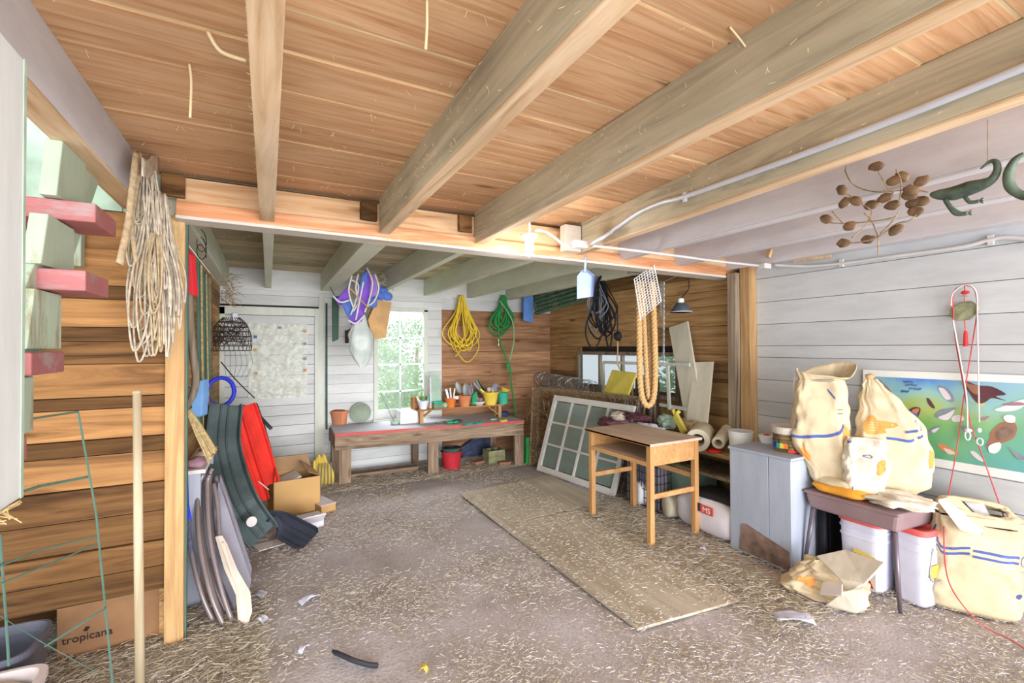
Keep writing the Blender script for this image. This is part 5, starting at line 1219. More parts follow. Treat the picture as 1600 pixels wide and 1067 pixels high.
# chain
t = thing('chain', 'steel chain hanging beside the thick rope', 'chain', P(1037, 455, X=3.3)); a, b2 = P(1037, 440, X=3.3), P(1037, 572, X=3.3); n_ = 30
mb = MB()
for k in range(n_):
    c = a.lerp(b2, (k+.5)/n_); w = Vector((1, 0, 0)) if k % 2 else Vector((0, 1, 0)); h = (a-b2).length/n_*.72
    mb.tube([c+w*.008*math.cos(q*PI/4)+Vector((0, 0, h*math.sin(q*PI/4))) for q in range(8)], .0028, 5, closed=True)
    if k < 12:
        c = c+Vector((0, .035, 0)); mb.tube([c+w*.008*math.cos(q*PI/4)+Vector((0, 0, h*math.sin(q*PI/4))) for q in range(8)], .0028, 5, closed=True)
mb.build('links', 'metal_grey', t); pin(t, a, (a.x, 2.96, 2.2))

# feed bag with red sticker, bins, ovals under shelf and desk
t = thing('feed_bag', 'white feed bag with red printed sticker under the plank shelf', 'bag', (3.3, 2.65, 0))
def bagfn(c, sx, sy, sz, sd, e=.5, sag=.1):
    c = Vector(c)
    def fn(u, v):
        a, q = 2*PI*u, PI*(v-.5)*.995
        sp = lambda x, p: math.copysign(abs(x)**p, x)
        d = Vector((sp(math.cos(a), e)*abs(math.cos(q))**.6, sp(math.sin(a), e)*abs(math.cos(q))**.6, sp(math.sin(q), .8)))
        k = 1+sag*noise.noise(d*1.7+Vector((sd, sd, 0)))
        return c+Vector((d.x*sx*k, d.y*sy*k, d.z*sz*(1+sag*.6*noise.noise(d*2+Vector((0, 0, sd))))))
    return fn
MB().grid(bagfn((3.28, 2.60, .155), .15, .30, .155, 3, .35), 40, 22, cu=True).build('bag_body', 'box_white', t, smooth=True)
MB().grid(bagfn((3.32, 2.55, .315), .14, .24, .035, 6, .5), 40, 12, cu=True).build('black_top', 'nearly_black', t, smooth=True)
y0 = 2.62; MB().box(3.118, 3.126, 2.60, 2.68, .20, .265).build('black_patch', 'sticker_black', t); MB().box(3.118, 3.127, 2.485, 2.60, .195, .26).build('red_patch', 'sticker_red', t)
text('MS', t, (3.116, 2.543, .226), (0, -1, 0), (0, 0, 1), .062, 'white_enamel')
o = MB().box(3.48, 3.78, 2.95, 3.3, .0, .36).build('storage_bin', 'pale_green', bev=.02); tag(o, 'pale green plastic bin under the plank shelf', 'bin')
def ovalroll(u, v, rx, rz, mat, label):
    q = P(u, v, X=3.2); q.z = rz+.002; R = Matrix.Rotation(-.35, 3, 'Z')@Matrix.Rotation(PI/2, 3, 'Y')
    o = MB().lathe(q, [(0, -.02), (.9*rx, -.02), (rx, 0), (rx, .25), (0, .26)], 28, R=Matrix.Rotation(-.35, 3, 'Z')@Matrix.Rotation(PI/2, 3, 'Y'), sx=rz/rx).build('paint_pail', mat, smooth=True); tag(o, label, 'pail')
ovalroll(997, 780, .085, .115, 'white_plastic', 'white pail lying on its side behind the desk legs, at the foot of the sash')
ovalroll(1043, 800, .085, .10, 'roll_cream', 'grey cream pail lying on its side beside the white feed bag')
t = thing('wire_crate', 'tall dark wire crate behind the desk carrying the rag pile', 'crate', (3.28, 3.4, 0))
mb = MB(); x0, x1, y0, y1 = 3.19, 3.37, 3.14, 3.62
for k in range(9):
    z = .08*k+.02; mb.tube([(x0, y0, z), (x1, y0, z), (x1, y1, z), (x0, y1, z)], .0035, 4, closed=True)
for k in range(15): mb.tube([(x0, y0+(y1-y0)*k/14, 0), (x0, y0+(y1-y0)*k/14, .66)], .003, 4)
for k in range(5): mb.tube([(x0+(x1-x0)*k/4, y0, 0), (x0+(x1-x0)*k/4, y0, .66)], .003, 4)
mb.build('crate_wires', 'dark_wire', t)
MB().box(x0, x1, y0, y1, .66, .672).build('crate_top', 'nearly_black', t)
mb = MB()
for k in range(12): y = y0+.02+.036*k; mb.box(x0+.03, x1-.02, y, y+.02, .02, .5+.1*random.random())
mb.build('stacked_magazines', 'fabric_grey', t)['kind'] = 'stuff'

# grey painted cabinet
t = thing('cabinet', 'grey painted plank cabinet with a worn brown patch at its foot', 'cabinet', (3.36, 2.1, 0))
MB().box(3.15, 3.60, 1.87, 2.335, .01, .76).build('cabinet_body', 'cabinet_paint', t, bev=.004)
MB().box(3.13, 3.15, 2.03, 2.335, .01, .765).build('front_plank', 'cabinet_paint', t, bev=.003)
MB().box(3.13, 3.15, 1.87, 2.026, .01, .765).build('front_plank', 'cabinet_paint', t, bev=.003)
MB().box(3.12, 3.62, 1.86, 2.345, .765, .785).build('cabinet_top', 'cabinet_paint', t, bev=.004)
MB().slab([(3.128, 2.26, .03), (3.128, 2.24, .22), (3.128, 2.2, .235), (3.128, 1.885, .15), (3.128, 1.875, .02)], (-.003, 0, 0)).build('worn_patch', 'worn_brown', t)
p = Vector((3.36, 2.02, .785)); t = thing('paint_can', 'large dented tin can with colourful label on the grey cabinet', 'can', p)
mb = MB(); mb.lathe(p, [(.10, 0)]+[(.10+.004*(k % 2), .012+.012*k) for k in range(11)]+[(.10, .15)], 30); mb.build('can_body', 'brass_tin', t)
MB().lathe(p, [(.106, .13), (.108, .175), (.112, .18), (.1, .18), (.09, .17), (0, .165)], 30).build('label_band', 'tin_label', t)
for k, m_ in enumerate(('blue_handle', 'teal', 'yellow_bucket', 'orange_pot', 'red_plastic', 'red_plastic', 'red_plastic', 'red_plastic')):
    a_ = math.radians(160+14*k); z0 = .025 if k < 4 else .0
    n_ = Vector((math.cos(a_), math.sin(a_), 0)); s_ = Vector((-n_.y, n_.x, 0)); c = p+n_*.106+Vector((0, 0, z0+.005))
    MB().slab([c-s_*.014, c+s_*.014, c+s_*.012+Vector((0, 0, .035 if k < 4 else .018)), c-s_*.012+Vector((0, 0, .04 if k < 4 else .02))], n_*.002).build('label_print', m_, t)
p = Vector((3.50, 2.27, .785)); t = thing('margarine_tub', 'small white tub with red lid stripe behind the tin can', 'tub', p)
MB().lathe(p, [(.05, 0), (.062, .045), (.066, .048), (.066, .058), (0, .06)], 20).build('tub_body', 'white_enamel', t)
MB().box(p.x-.03, p.x+.02, p.y-.02, p.y+.02, .845, .849).build('red_stripe', 'red_plastic', t)

# brown school desk at the right
t = thing('student_desk', 'brown plastic topped student desk carrying the paper sacks', 'desk', (3.5, 1.58, 0))
ZT = .565; q = [Vector((3.24, 1.315, ZT)), Vector((3.72, 1.27, ZT)), Vector((3.76, 1.80, ZT)), Vector((3.25, 1.85, ZT))]
cc = sum(q, Vector())/4
mb = MB(); ins = [cc+(p_-cc)*.93-Vector((0, 0, .12)) for p_ in q]
mb.hexa(ins+[p_-Vector((0, 0, .012)) for p_ in q]); mb.build('desk_box', 'school_desk', t, bev=.02)
MB().slab([cc+(p_-cc)*1.02-Vector((0, 0, .02)) for p_ in q], (0, 0, .02)).build('desk_top', 'school_desk', t, bev=.012)
for k in range(4):
    a_ = cc+(q[k]-cc)*.86-Vector((0, 0, .12)); b_ = cc+(q[k]-cc)*1.03; b_.z = 0
    MB().tube([a_, b_], [.02, .013], 10, flat=.8).build('leg', 'steel_leg', t, smooth=True)
# dark plastic under it
def chairback(u, v): a_ = PI*(.15+.7*u); return Vector((3.50+.16*math.cos(a_*1.0), 1.86-.02*math.sin(a_), .04+.36*v))+Vector((.0, .05*math.sin(PI*u), 0))
o = MB().box(3.40, 3.44, 1.80, 1.84, 0, .40).grid(lambda u, v: Vector((3.46+.25*u, 1.80+.03*math.sin(PI*u), .02+.36*v)), 10, 8).build('chair_back', 'nearly_black', smooth=True, solid=.01, bev=0)
o.name = 'plastic_screen'; tag(o, 'dark plastic panel standing under the brown student desk by the cabinet', 'panel')

# white pails with red lids
def pail(name, c, sx, sy, h, label, rz=0, bail=True):
    t = thing(name, label, 'pail', (c[0], c[1], 0)); t.rotation_euler.z = rz
    def ring(u, k, z, e=.45):
        a = 2*PI*u; ca, sa = math.cos(a), math.sin(a); return Vector((math.copysign(abs(ca)**e, ca)*sx*k, math.copysign(abs(sa)**e, sa)*sy*k, z))
    pr = [(.01, 0), (.84, 0), (.86, .01), (.95, h*.72), (1.0, h*.725), (1.0, h*.74), (.95, h*.76), (.955, h*.84), (1.01, h*.85), (1.01, h*.87), (.96, h*.88), (.97, h*.95)]
    MB().grid(lambda u, v: ring(u, *pr[round(v*(len(pr)-1))]), 40, len(pr), cu=True).build('pail_body', 'bucket_plastic', t, bev=.002, local=True)
    pl = [(.98, h*.95), (1.05, h*.95), (1.06, h+.0), (1.0, h+.012), (.82, h+.012), (.78, h-.012), (.01, h-.014)]
    MB().grid(lambda u, v: ring(u, *pl[round(v*(len(pl)-1))]), 40, len(pl), cu=True).build('pail_lid', 'lid_red', t, bev=.002, local=True)
    if bail: MB().tube(spline([(-sx*.3, -sy*1.03, h*.80), (-sx*.9, -sy*1.15, h*.45), (-sx*.1, -sy*1.25, h*.38), (sx*.6, -sy*1.1, h*.5), (sx*.4, -sy*1.02, h*.8)], 5), .004, 6).build('bail_handle', 'metal_grey', t, smooth=True, local=True)
    return t
t = pail('feed_pail', (3.46, 1.57), .12, .13, .43, 'white square pail with red lid and printed label under the student desk', 0, False)
W_ = MB().slab([(-.131, -.10, .02), (-.131, .10, .02), (-.131, .10, .17), (-.131, -.10, .17)], (-.002, 0, 0)); W_.build('label_sheet', 'paper', t, local=True)
MB().slab([(-.134, -.09, .035), (-.134, .06, .04), (-.134, .08, .07), (-.134, .0, .095), (-.134, -.07, .08)], (-.001, 0, 0)).build('red_fruit_print', 'red_plastic', t, local=True)
MB().slab([(-.134, -.10, .13), (-.134, .02, .14), (-.134, .02, .25), (-.134, -.10, .23)], (-.001, 0, 0)).build('yellow_print', 'yellow_bucket', t, local=True)
mb = MB()
for k in range(3):
    for j in range(2): mb.slab([(-.136, -.06+.03*k, .165+.035*j), (-.136, -.04+.03*k, .165+.035*j), (-.136, -.045+.03*k, .19+.035*j), (-.136, -.055+.03*k, .19+.035*j)], (-.001, 0, 0))
mb.build('black_characters', 'black_ink', t, local=True)
t = pail('feed_pail', (3.50, 1.33), .10, .095, .44, 'white pail with red square lid standing right of the desk leg', -.1, True)
MB().slab([(-.06, -.097, .18), (.03, -.098, .18), (.02, -.098, .25), (-.05, -.097, .25)], (0, -.002, 0)).build('yellow_print', 'yellow_soft', t, local=True)
# ---------------- paper sacks: closed surface with printed marks lying on it
class Sack:
    def __init__(s, fn): s.fn = fn
    def nrm(s, a, t):
        e = .004; d1 = s.fn(a+e, t)-s.fn(a-e, t); d2 = s.fn(a, min(1, t+e))-s.fn(a, max(0, t-e)); n_ = d1.cross(d2)
        return n_.normalized() if n_.length > 1e-9 else Vector((0, 0, 1))
    def fa(s, a): return .75+(a-.75)*.74
    def body(s, mat, par, name='sack_body', nu=72, nv=60, sgn=1):
        s.sg = sgn; return MB().grid(lambda u, v: s.fn(u, v), nu, nv, cu=True).build(name, mat, par, smooth=True)
    def ribbon(s, pts, w, mat, par, name='blue_stripe'):
        pp = spline([(s.fa(a), t, 0) for a, t in pts], 8); mb = MB(); vs = []
        for i, p_ in enumerate(pp):
            for sgn in (-1, 1): a, t = p_.x, min(1, max(0, p_.y+sgn*w/2)); vs.append(s.fn(a, t)+s.nrm(a, t)*.0025*s.sg)
        mb.add(vs, [(2*i, 2*i+2, 2*i+3, 2*i+1) for i in range(len(pp)-1)]); return mb.build(name, mat, par, smooth=True)
    def blob(s, a0, t0, ra, rt, mat, par, name='orange_print', wob=.12, ring=None, n=28, off=.0025, sd=0):
        mb = MB(); vs = []; K = 5; r0 = ring or 0; a0 = s.fa(a0); ra *= .8
        for j in range(K+1):
            f = r0+(1-r0)*j/K
            for k in range(n):
                an = 2*PI*k/n; q = 1+wob*noise.noise(Vector((math.cos(an)*1.5, math.sin(an)*1.5, sd))); a, t = a0+ra*f*q*math.cos(an), min(1, max(0, t0+rt*f*q*math.sin(an)))
                vs.append(s.fn(a, t)+s.nrm(a, t)*off*s.sg)
        mb.add(vs, [(j*n+k, j*n+(k+1) % n, (j+1)*n+(k+1) % n, (j+1)*n+k) for j in range(K) for k in range(n)]); return mb.build(name, mat, par, smooth=True)
    def scribble(s, a0, t0, w, h, rows, mat, par, name='printed_lines', off=.003):
        mb = MB(); k = 0; a0 = s.fa(a0); w *= .8
        for r_ in range(rows):
            t = t0-h*r_/max(1, rows-1); a = a0
            while a < a0+w:
                da = w*random.uniform(.05, .14); mb_a = min(a+da, a0+w)
                p0, p1 = s.fn(a, t), s.fn(mb_a, t); n_ = s.nrm(a, t)*off*s.sg; th = h/rows*.35
                mb.add([s.fn(a, t)+n_, s.fn(mb_a, t)+n_, s.fn(mb_a, min(1, t+th))+n_, s.fn(a, min(1, t+th))+n_], [(0, 1, 2, 3)]); a = mb_a+w*.03
        return mb.build(name, mat, par)
def sackfn(base, axis_top, wx, wy, ang, taper, sd, wr=.012, e=.6, bend=None, mouth=1.0, squash=.0):
    "base: bottom centre, axis_top: top centre; wx wide, wy thick; ang direction of the wide side; angle a=.5 faces -wide normal"
    b0, b1 = Vector(base), Vector(axis_top); w = Vector((math.cos(ang), math.sin(ang), 0)); n_ = Vector((-math.sin(ang), math.cos(ang), 0))
    def fn(u, v):
        a = 2*PI*u; ca, sa = math.cos(a), math.sin(a); ca = math.copysign(abs(ca)**e, ca); sa = math.copysign(abs(sa)**e, sa)
        k = taper(v); kx, ky = k if isinstance(k, tuple) else (k, k)
        c = b0.lerp(b1, v)+(bend(v) if bend else Vector((0, 0, 0)))
        q = c+w*wx*ca*kx+n_*wy*sa*ky
        f = noise.noise(Vector((math.cos(a)*1.3+sd, math.sin(a)*1.3, v*3.2)))*wr*2.2+noise.noise(Vector((math.cos(a)*3+sd, math.sin(a)*3, v*9+sd)))*wr+abs(noise.noise(Vector((math.cos(a)*5, math.sin(a)*5+sd, v*7))))*wr*.8
        return q+(w*ca+n_*sa)*f*min(1, 4*v+.1)
    return fn
AV = math.radians(-62)   # width direction seen square on from the camera
def interp(pts):
    def f(v):
        for (a, x), (b, y) in zip(pts[:-1], pts[1:]):
            if v <= b:
                s_ = (v-a)/(b-a); s_ = s_*s_*(3-2*s_)
                return tuple(p_+(q_-p_)*s_ for p_, q_ in zip(x, y)) if isinstance(x, tuple) else x+(y-x)*s_
        return pts[-1][1]
    return f
# front face is where sa<0 or >0: n_ = (-sin,cos)= (.88,.47) points away from camera, so the face toward camera is a=.75
FA = .75
# tall sack
t = thing('paper_sack', 'tall open tan paper sack leaning at the left end of the student desk', 'sack', (3.45, 1.68, .57))
S = Sack(sackfn(P(1303, 764, Z=.575), P(1284, 590, X=3.46), .165, .115, AV, interp([(0, (.45, .5)), (.12, (.72, .9)), (.35, (1.0, 1.1)), (.65, (.98, 1.0)), (.85, (.86, .8)), (1, (.80, .62))]), 2, .014,
         bend=lambda v: Vector((.0, .05*math.sin(PI*v), .0))))
S.body('sack_paper', t)
S.ribbon([(.53, .46), (.62, .455), (.72, .47), (.82, .51), (.92, .585)], .026, 'blue_ink', t)
S.blob(.575, .57, .04, .042, 'blue_ink', t, 'oval_emblem', .02, ring=.88); S.scribble(.555, .585, .045, .03, 3, 'blue_ink', t, 'emblem_letters')
S.blob(.93, .46, .055, .14, 'orange_ink', t, sd=3); S.blob(.63, .30, .05, .05, 'orange_ink', t, sd=5, wob=.5); S.blob(.645, .37, .015, .035, 'orange_ink', t, sd=6, wob=.6)
S.ribbon([(.78, .90), (.81, .86), (.84, .82)], .02, 'blue_ink', t, 'blue_arrow'); S.scribble(.85, .72, .07, .035, 2, 'black_ink', t)
# opened mouth: folded collar
def collar(u, v):
    p_ = S.fn(u, .985); out = (p_-S.fn(u+.5, .985)).normalized(); s_ = .5+.5*math.cos(2*PI*(u-.62)); h = .02+.13*s_+.03*noise.noise(Vector((u*9, 1, 2)))
    return p_+out*(.04*v*(1-s_)+.03*v)+Vector((0, 0, h*v-.0))
def collar(u, v):
    p_ = S.fn(u, .985); c = P(1284, 590, X=3.46); out = (p_-c); out.z = 0; out.normalize()
    h = .02+.11*max(0, math.cos(2*PI*(u-.12)))+.04*max(0, math.cos(2*PI*(u-.55)))
    return p_+out*v*(.02+.05*max(0, math.cos(2*PI*(u-.95))))+Vector((0, 0, h*v+.012*noise.noise(Vector((u*14, v*2, 3)))))
MB().grid(collar, 60, 6, cu=True).build('sack_mouth', 'sack_paper', t, smooth=True, solid=.004)
MB().lathe(P(1284, 590, X=3.46)-Vector((0, 0, .02)), [(0, 0), (.10, 0)], 24).build('sack_inside', 'sack_inside', t)
MB().tube(spline([P(1246, 575, X=3.40), P(1240, 600, X=3.38), P(1241, 624, X=3.38)], 5), .004, 5).build('stitching_cord', 'cord_white', t)
# second sack, leaning peak to the upper left
t = thing('paper_sack', 'wide tan paper sack with orange print beside the tall one on the student desk', 'sack', (3.62, 1.42, .57))
S = Sack(sackfn(P(1398, 768, X=3.56), P(1362, 592, X=3.62), .185, .11, AV, interp([(0, (.55, .5)), (.1, (.92, .9)), (.35, (1.05, 1.1)), (.55, (.95, 1.0)), (.8, (.60, .7)), (.94, (.28, .4)), (1, (.12, .15))]), 9, .014,
         bend=lambda v: Vector((.02*math.sin(PI*v), -.03*math.sin(PI*v), 0))))
S.body('sack_paper', t)
S.blob(.68, .58, .075, .075, 'orange_ink', t, sd=2, wob=.5); S.scribble(.64, .61, .07, .07, 4, 'sack_paper', t, 'print_letters', .004)
S.ribbon([(.80, .55), (.84, .56), (.88, .57)], .02, 'blue_ink', t); S.ribbon([(.74, .485), (.80, .475), (.84, .49)], .022, 'blue_ink', t); S.ribbon([(.87, .51), (.93, .53)], .02, 'blue_ink', t)
S.blob(.94, .61, .03, .045, 'blue_ink', t, 'oval_emblem', .02, ring=.86); S.blob(.97, .33, .03, .08, 'orange_ink', t, sd=8)
MB().ell(P(1359, 588, X=3.58), .03, .025, .02, 12, wob=.3).build('tied_top', 'sack_inside', t, smooth=True)
# pale sack folded in front
t = thing('paper_sack', 'pale torn paper sack standing in front of the wide tan one', 'sack', (3.4, 1.52, .57))
S = Sack(sackfn(P(1348, 776, Z=.575), P(1352, 684, X=3.42), .115, .07, AV, interp([(0, (.75, .8)), (.15, (.95, 1.0)), (.7, (1.0, .85)), (.9, (.95, .4)), (1, (.8, .05))]), 21, .012))
S.body('sack_pale', t)
S.blob(.88, .55, .06, .14, 'orange_ink', t, sd=4, wob=.25); S.blob(.76, .72, .015, .025, 'blue_ink', t, 'round_mark', .05, ring=.7)
S.ribbon([(.66, .04), (.68, .14), (.69, .2)], .05, 'blue_ink', t); S.ribbon([(.56, .93), (.62, .92), (.66, .93)], .03, 'blue_ink', t)
cloth_lump('paper_wrapping', (3.42, 1.42, .60), .12, .17, .035, 'sack_pale', 'crumpled white paper at the front edge of the student desk', 11, 'paper', .7)
# flat orange bag
t = thing('flat_bag', 'flattened tan and orange bag under the tall sack on the student desk', 'bag', (3.38, 1.66, .57))
MB().grid(bagfn((3.36, 1.66, .60), .10, .17, .035, 2, .7, .2), 36, 14, cu=True).build('bag_body', 'orange_bag', t, smooth=True)
MB().grid(bagfn((3.37, 1.69, .645), .09, .13, .03, 5, .7, .2), 36, 14, cu=True).build('upper_layer', 'sack_paper', t, smooth=True)
# crumpled sack on the floor
t = thing('paper_sack', 'crumpled empty tan paper sack lying on the floor before the student desk', 'sack', (2.98, 1.55, 0))
S = Sack(sackfn(P(1293, 932, Z=.0), P(1305, 880, X=3.06), .20, .13, AV, interp([(0, (.9, 1.0)), (.15, (1.0, 1.05)), (.5, (.86, .85)), (.8, (.55, .5)), (1, (.25, .1))]), 33, .026, bend=lambda v: Vector((0, .06*v, 0))))
S.body('sack_paper', t); S.ribbon([(.56, .12), (.64, .09), (.74, .07), (.84, .09)], .04, 'blue_ink', t); S.blob(.66, .5, .05, .12, 'orange_ink', t, sd=3, wob=.9); S.blob(.83, .2, .04, .07, 'orange_ink', t, sd=3, wob=.9)
w = [P(1275, 868, X=3.02), P(1320, 858, X=3.1), P(1382, 878, X=3.06), P(1350, 912, X=2.95), P(1322, 922, X=2.92), P(1312, 905, X=2.94)]
MB().slab(w, (.01, .0, -.012)).build('folded_flap', 'sack_pale', t, bev=.004)
w = [P(1280, 928, X=2.90), P(1286, 908, X=2.92), P(1316, 912, X=2.90), P(1315, 930, X=2.86)]
MB().slab(w, (.01, 0, -.01)).build('torn_flap', 'paper', t, bev=.002)
w = [P(1318, 924, X=2.88), P(1350, 918, X=2.92), P(1358, 945, X=2.93), P(1340, 958, X=2.9), P(1290, 945, X=2.86)]
MB().slab(w, (.02, .02, -.02)).build('torn_flap', 'sack_pale', t, bev=.006)
# big sack at the right edge
t = thing('paper_sack', 'large full tan paper sack with blue double stripe at the right edge', 'sack', (3.72, 1.12, 0))
S = Sack(sackfn((3.67, 1.15, .0), P(1528, 806, X=3.70), .21, .13, AV, interp([(0, (.86, .8)), (.06, (.97, 1.0)), (.4, (1.03, 1.1)), (.8, (.98, .95)), (1, (.94, .6))]), 41, .013, e=.5))
S.body('sack_paper', t)
for k in range(2):
    S.ribbon([(.50, .84-.07*k), (.56, .79-.07*k), (.62, .68-.06*k), (.68, .68-.06*k), (.74, .72-.06*k)], .026, 'blue_ink', t); S.ribbon([(.745, .70-.06*k), (.80, .69-.06*k), (.88, .69-.06*k)], .026, 'blue_ink', t)
S.blob(.925, .66, .032, .06, 'blue_ink', t, 'oval_emblem', .02, ring=.88); S.scribble(.91, .69, .03, .06, 4, 'blue_ink', t, 'emblem_letters')
S.blob(.50, .82, .025, .055, 'blue_ink', t, 'round_emblem', .02); S.blob(.905, .30, .017, .03, 'blue_ink', t, 'square_mark', .0); S.scribble(.90, .55, .025, .18, 9, 'fabric_grey', t)
def mouth(u, v):
    p_ = S.fn(u, .985); c = P(1528, 806, X=3.70); f = .5+.5*math.cos(2*PI*(u-.35))
    q_ = p_.lerp(c, .38*v); q_.z += .07*math.sin(PI*min(1, v*.6+.2))*f+.03*v+.02*noise.noise(Vector((u*8, v*3, 1))); return q_
MB().grid(mouth, 60, 8, cu=True).build('sack_mouth', 'sack_paper', t, smooth=True, solid=.004)
MB().lathe(P(1528, 806, X=3.70)-Vector((0, 0, .03)), [(0, 0), (.17, 0)], 24, sy=1.0, sx=.5).build('sack_inside', 'sack_inside', t)
MB().slab([P(1465, 783, X=3.55), P(1477, 781, X=3.60), P(1535, 832, X=3.56), P(1531, 838, X=3.52), P(1500, 828, X=3.50)], (.01, .0, .012)).build('inner_flap', 'paper', t, bev=.003)
MB().slab([P(1478, 779, X=3.62), P(1495, 780, X=3.66), P(1545, 830, X=3.62), P(1538, 838, X=3.58)], (.01, .0, .012)).build('inner_flap', 'sack_paper', t, bev=.003)
MB().slab([P(1505, 783, X=3.74), P(1535, 788, X=3.76), P(1548, 812, X=3.72), P(1530, 808, X=3.70)], (.01, .0, .012)).build('inner_flap', 'box_white', t, bev=.003)

# ---------------- poster
PX = 3.888
t = thing('bird_poster', 'wide poster of birds of prey with white border on the right wall', 'poster', (PX, 1.78, 1.06))
def pp_(s_, v, d=0): # s metres to the right of the left edge, v metres up from bottom
    return Vector((PX-d, 1.78-s_, .752+v))
MB().box(PX-.001, PX+.004, .66, 1.78, .752, 1.372).build('poster_sheet', 'poster_white', t)
MB().box(PX-.003, PX-.001, .70, 1.735, .805, 1.325).build('picture', 'poster_print', t)
def pix(u, v): w = P(u, v, X=PX-.0045); return w
def bird(name, parts):
    mb = MB(); mats = []; 
    for i, (pts, m_) in enumerate(parts):
        if m_ not in mats: mats.append(m_)
        mb.mi = mats.index(m_); o = Vector((-.0008*i, 0, 0))
        ps = spline([pix(*q_) for q_ in pts], 4, closed=True)
        mb.slab([p_+o for p_ in ps], (-.0007, 0, 0))
    mb.build(name, mats, t)
bird('printed_falcon', [([(1374, 593), (1382, 600), (1390, 608), (1393, 614), (1385, 616), (1378, 606)], 'fabric_mauve'), ([(1386, 612), (1397, 617), (1388, 619)], 'paper')])
bird('printed_kestrel', [([(1396, 628), (1407, 624), (1404, 633), (1414, 643), (1428, 636), (1438, 638), (1436, 648), (1428, 660), (1418, 652), (1404, 640)], 'fabric_maroon'), ([(1414, 646), (1428, 642), (1434, 650), (1428, 664), (1420, 656)], 'blue_cloth'), ([(1426, 640), (1436, 638), (1434, 645), (1427, 645)], 'terracotta')])
bird('printed_hawk', [([(1466, 603), (1478, 605), (1487, 614), (1491, 626), (1484, 628), (1474, 618)], 'fabric_grey'), ([(1467, 606), (1476, 608), (1486, 622), (1478, 624), (1470, 614)], 'box_white')])
bird('printed_merlin', [([(1448, 622), (1453, 624), (1461, 637), (1456, 637), (1450, 630)], 'fabric_maroon')])
bird('printed_harrier', [([(1460, 650), (1468, 641), (1482, 638), (1493, 637), (1490, 644), (1478, 650), (1468, 654)], 'grey_cloth'), ([(1466, 652), (1480, 646), (1492, 640), (1484, 654), (1474, 656)], 'box_white')])
bird('printed_gyrfalcon', [([(1487, 652), (1495, 648), (1504, 650), (1506, 656), (1496, 659), (1489, 658)], 'box_white')])
bird('printed_osprey', [([(1447, 678), (1458, 668), (1470, 666), (1462, 674), (1452, 679)], 'fabric_grey'), ([(1456, 672), (1468, 668), (1460, 676)], 'box_white')])
bird('printed_cooper_hawk', [([(1465, 694), (1474, 694), (1490, 703), (1498, 710), (1484, 710), (1472, 703)], 'terracotta'), ([(1474, 700), (1486, 703), (1494, 709), (1482, 709)], 'fabric_cream')])
bird('printed_golden_eagle', [([(1505, 597), (1512, 596), (1528, 602), (1550, 604), (1572, 616), (1556, 619), (1572, 626), (1550, 622), (1540, 628), (1528, 630), (1516, 616)], 'fabric_maroon'), ([(1507, 597), (1516, 600), (1530, 604), (1528, 616), (1518, 612)], 'brick'), ([(1520, 629), (1528, 631), (1536, 630), (1540, 634), (1528, 633)], 'yellow_soft'), ([(1503, 598), (1508, 597), (1506, 602)], 'yellow_panel')])
bird('printed_swan_hawk', [([(1554, 640), (1570, 634), (1590, 626), (1604, 624), (1602, 632), (1590, 640), (1570, 643)], 'poster_white'), ([(1566, 632), (1590, 628), (1604, 632), (1584, 634)], 'fabric_mauve')])
bird('printed_bald_eagle', [([(1548, 676), (1562, 662), (1580, 658), (1589, 668), (1584, 684), (1566, 692), (1548, 694), (1540, 698), (1546, 686)], 'brick'), ([(1556, 674), (1576, 664), (1584, 672), (1578, 682), (1560, 688)], 'worn_brown'), ([(1568, 651), (1576, 648), (1586, 651), (1585, 660), (1573, 659)], 'poster_white'), ([(1546, 696), (1562, 691), (1564, 700), (1556, 708), (1546, 706)], 'poster_white'), ([(1575, 698), (1590, 708), (1604, 716), (1592, 718), (1582, 706)], 'fabric_grey')])
bird('printed_small_hawk', [([(1500, 664), (1512, 668), (1522, 676), (1510, 676), (1503, 670)], 'fabric_grey'), ])
bird('printed_warbler', [([(1516, 706), (1524, 706), (1538, 721), (1526, 717)], 'box_white')])
bird('printed_swift', [([(1530, 654), (1546, 650), (1538, 657)], 'fabric_mauve')])
mb = MB()                        # illegible script title, as thin strokes
for row, (u0, v0, u1) in enumerate(((1411, 596, 1427), (1414, 601, 1432), (1408, 611, 1420), (1420, 607, 1440))):
    pts = []
    for k in range(26):
        f = k/25; pts.append(pix(u0+(u1-u0)*f+1.2*math.sin(k*2.1), v0+.8*f+2.3*math.sin(k*2.4+row)))
    mb.tube(pts, .0011, 4)
mb.build('script_title', 'blue_ink', t)

# ---------------- red cord, jade plaque
t = thing('hanging_ornament', 'octagonal jade plaque with red tassel hanging on the right wall', 'ornament', P(1507, 487, X=3.86))
c = P(1507, 486, X=3.868); mb = MB()
R = Matrix.Rotation(PI/2, 3, 'Y')
MB().lathe(c, [(0, -.008), (.062, -.008), (.068, 0), (.062, .010), (.03, .014), (0, .012)], 8, R=Matrix.Rotation(-PI/2, 3, 'Y')@Matrix.Rotation(PI/8, 3, 'Z'), sy=1.15, sx=.9).build('plaque', 'jade', t, bev=.002)
MB().tube([P(1507, 445, X=3.86), P(1507, 474, X=3.86)], .003, 5).tube([P(1507, 500, X=3.86), P(1508, 515, X=3.86)], .003, 5).build('cord', 'cord_red', t)
MB().ell(P(1508, 457, X=3.86), .012, .022, .012, 10).build('knot', 'bright_red', t, smooth=True)
MB().lathe(P(1509, 541, X=3.86), [(0, 0), (.013, 0), (.010, .08), (.006, .10), (0, .10)], 12).build('tassel', 'bright_red', t)
t = thing('skipping_cord', 'long thin red cord looped over a nail and trailing down to the floor', 'cord', P(1507, 447, X=3.85))
X_ = 3.855
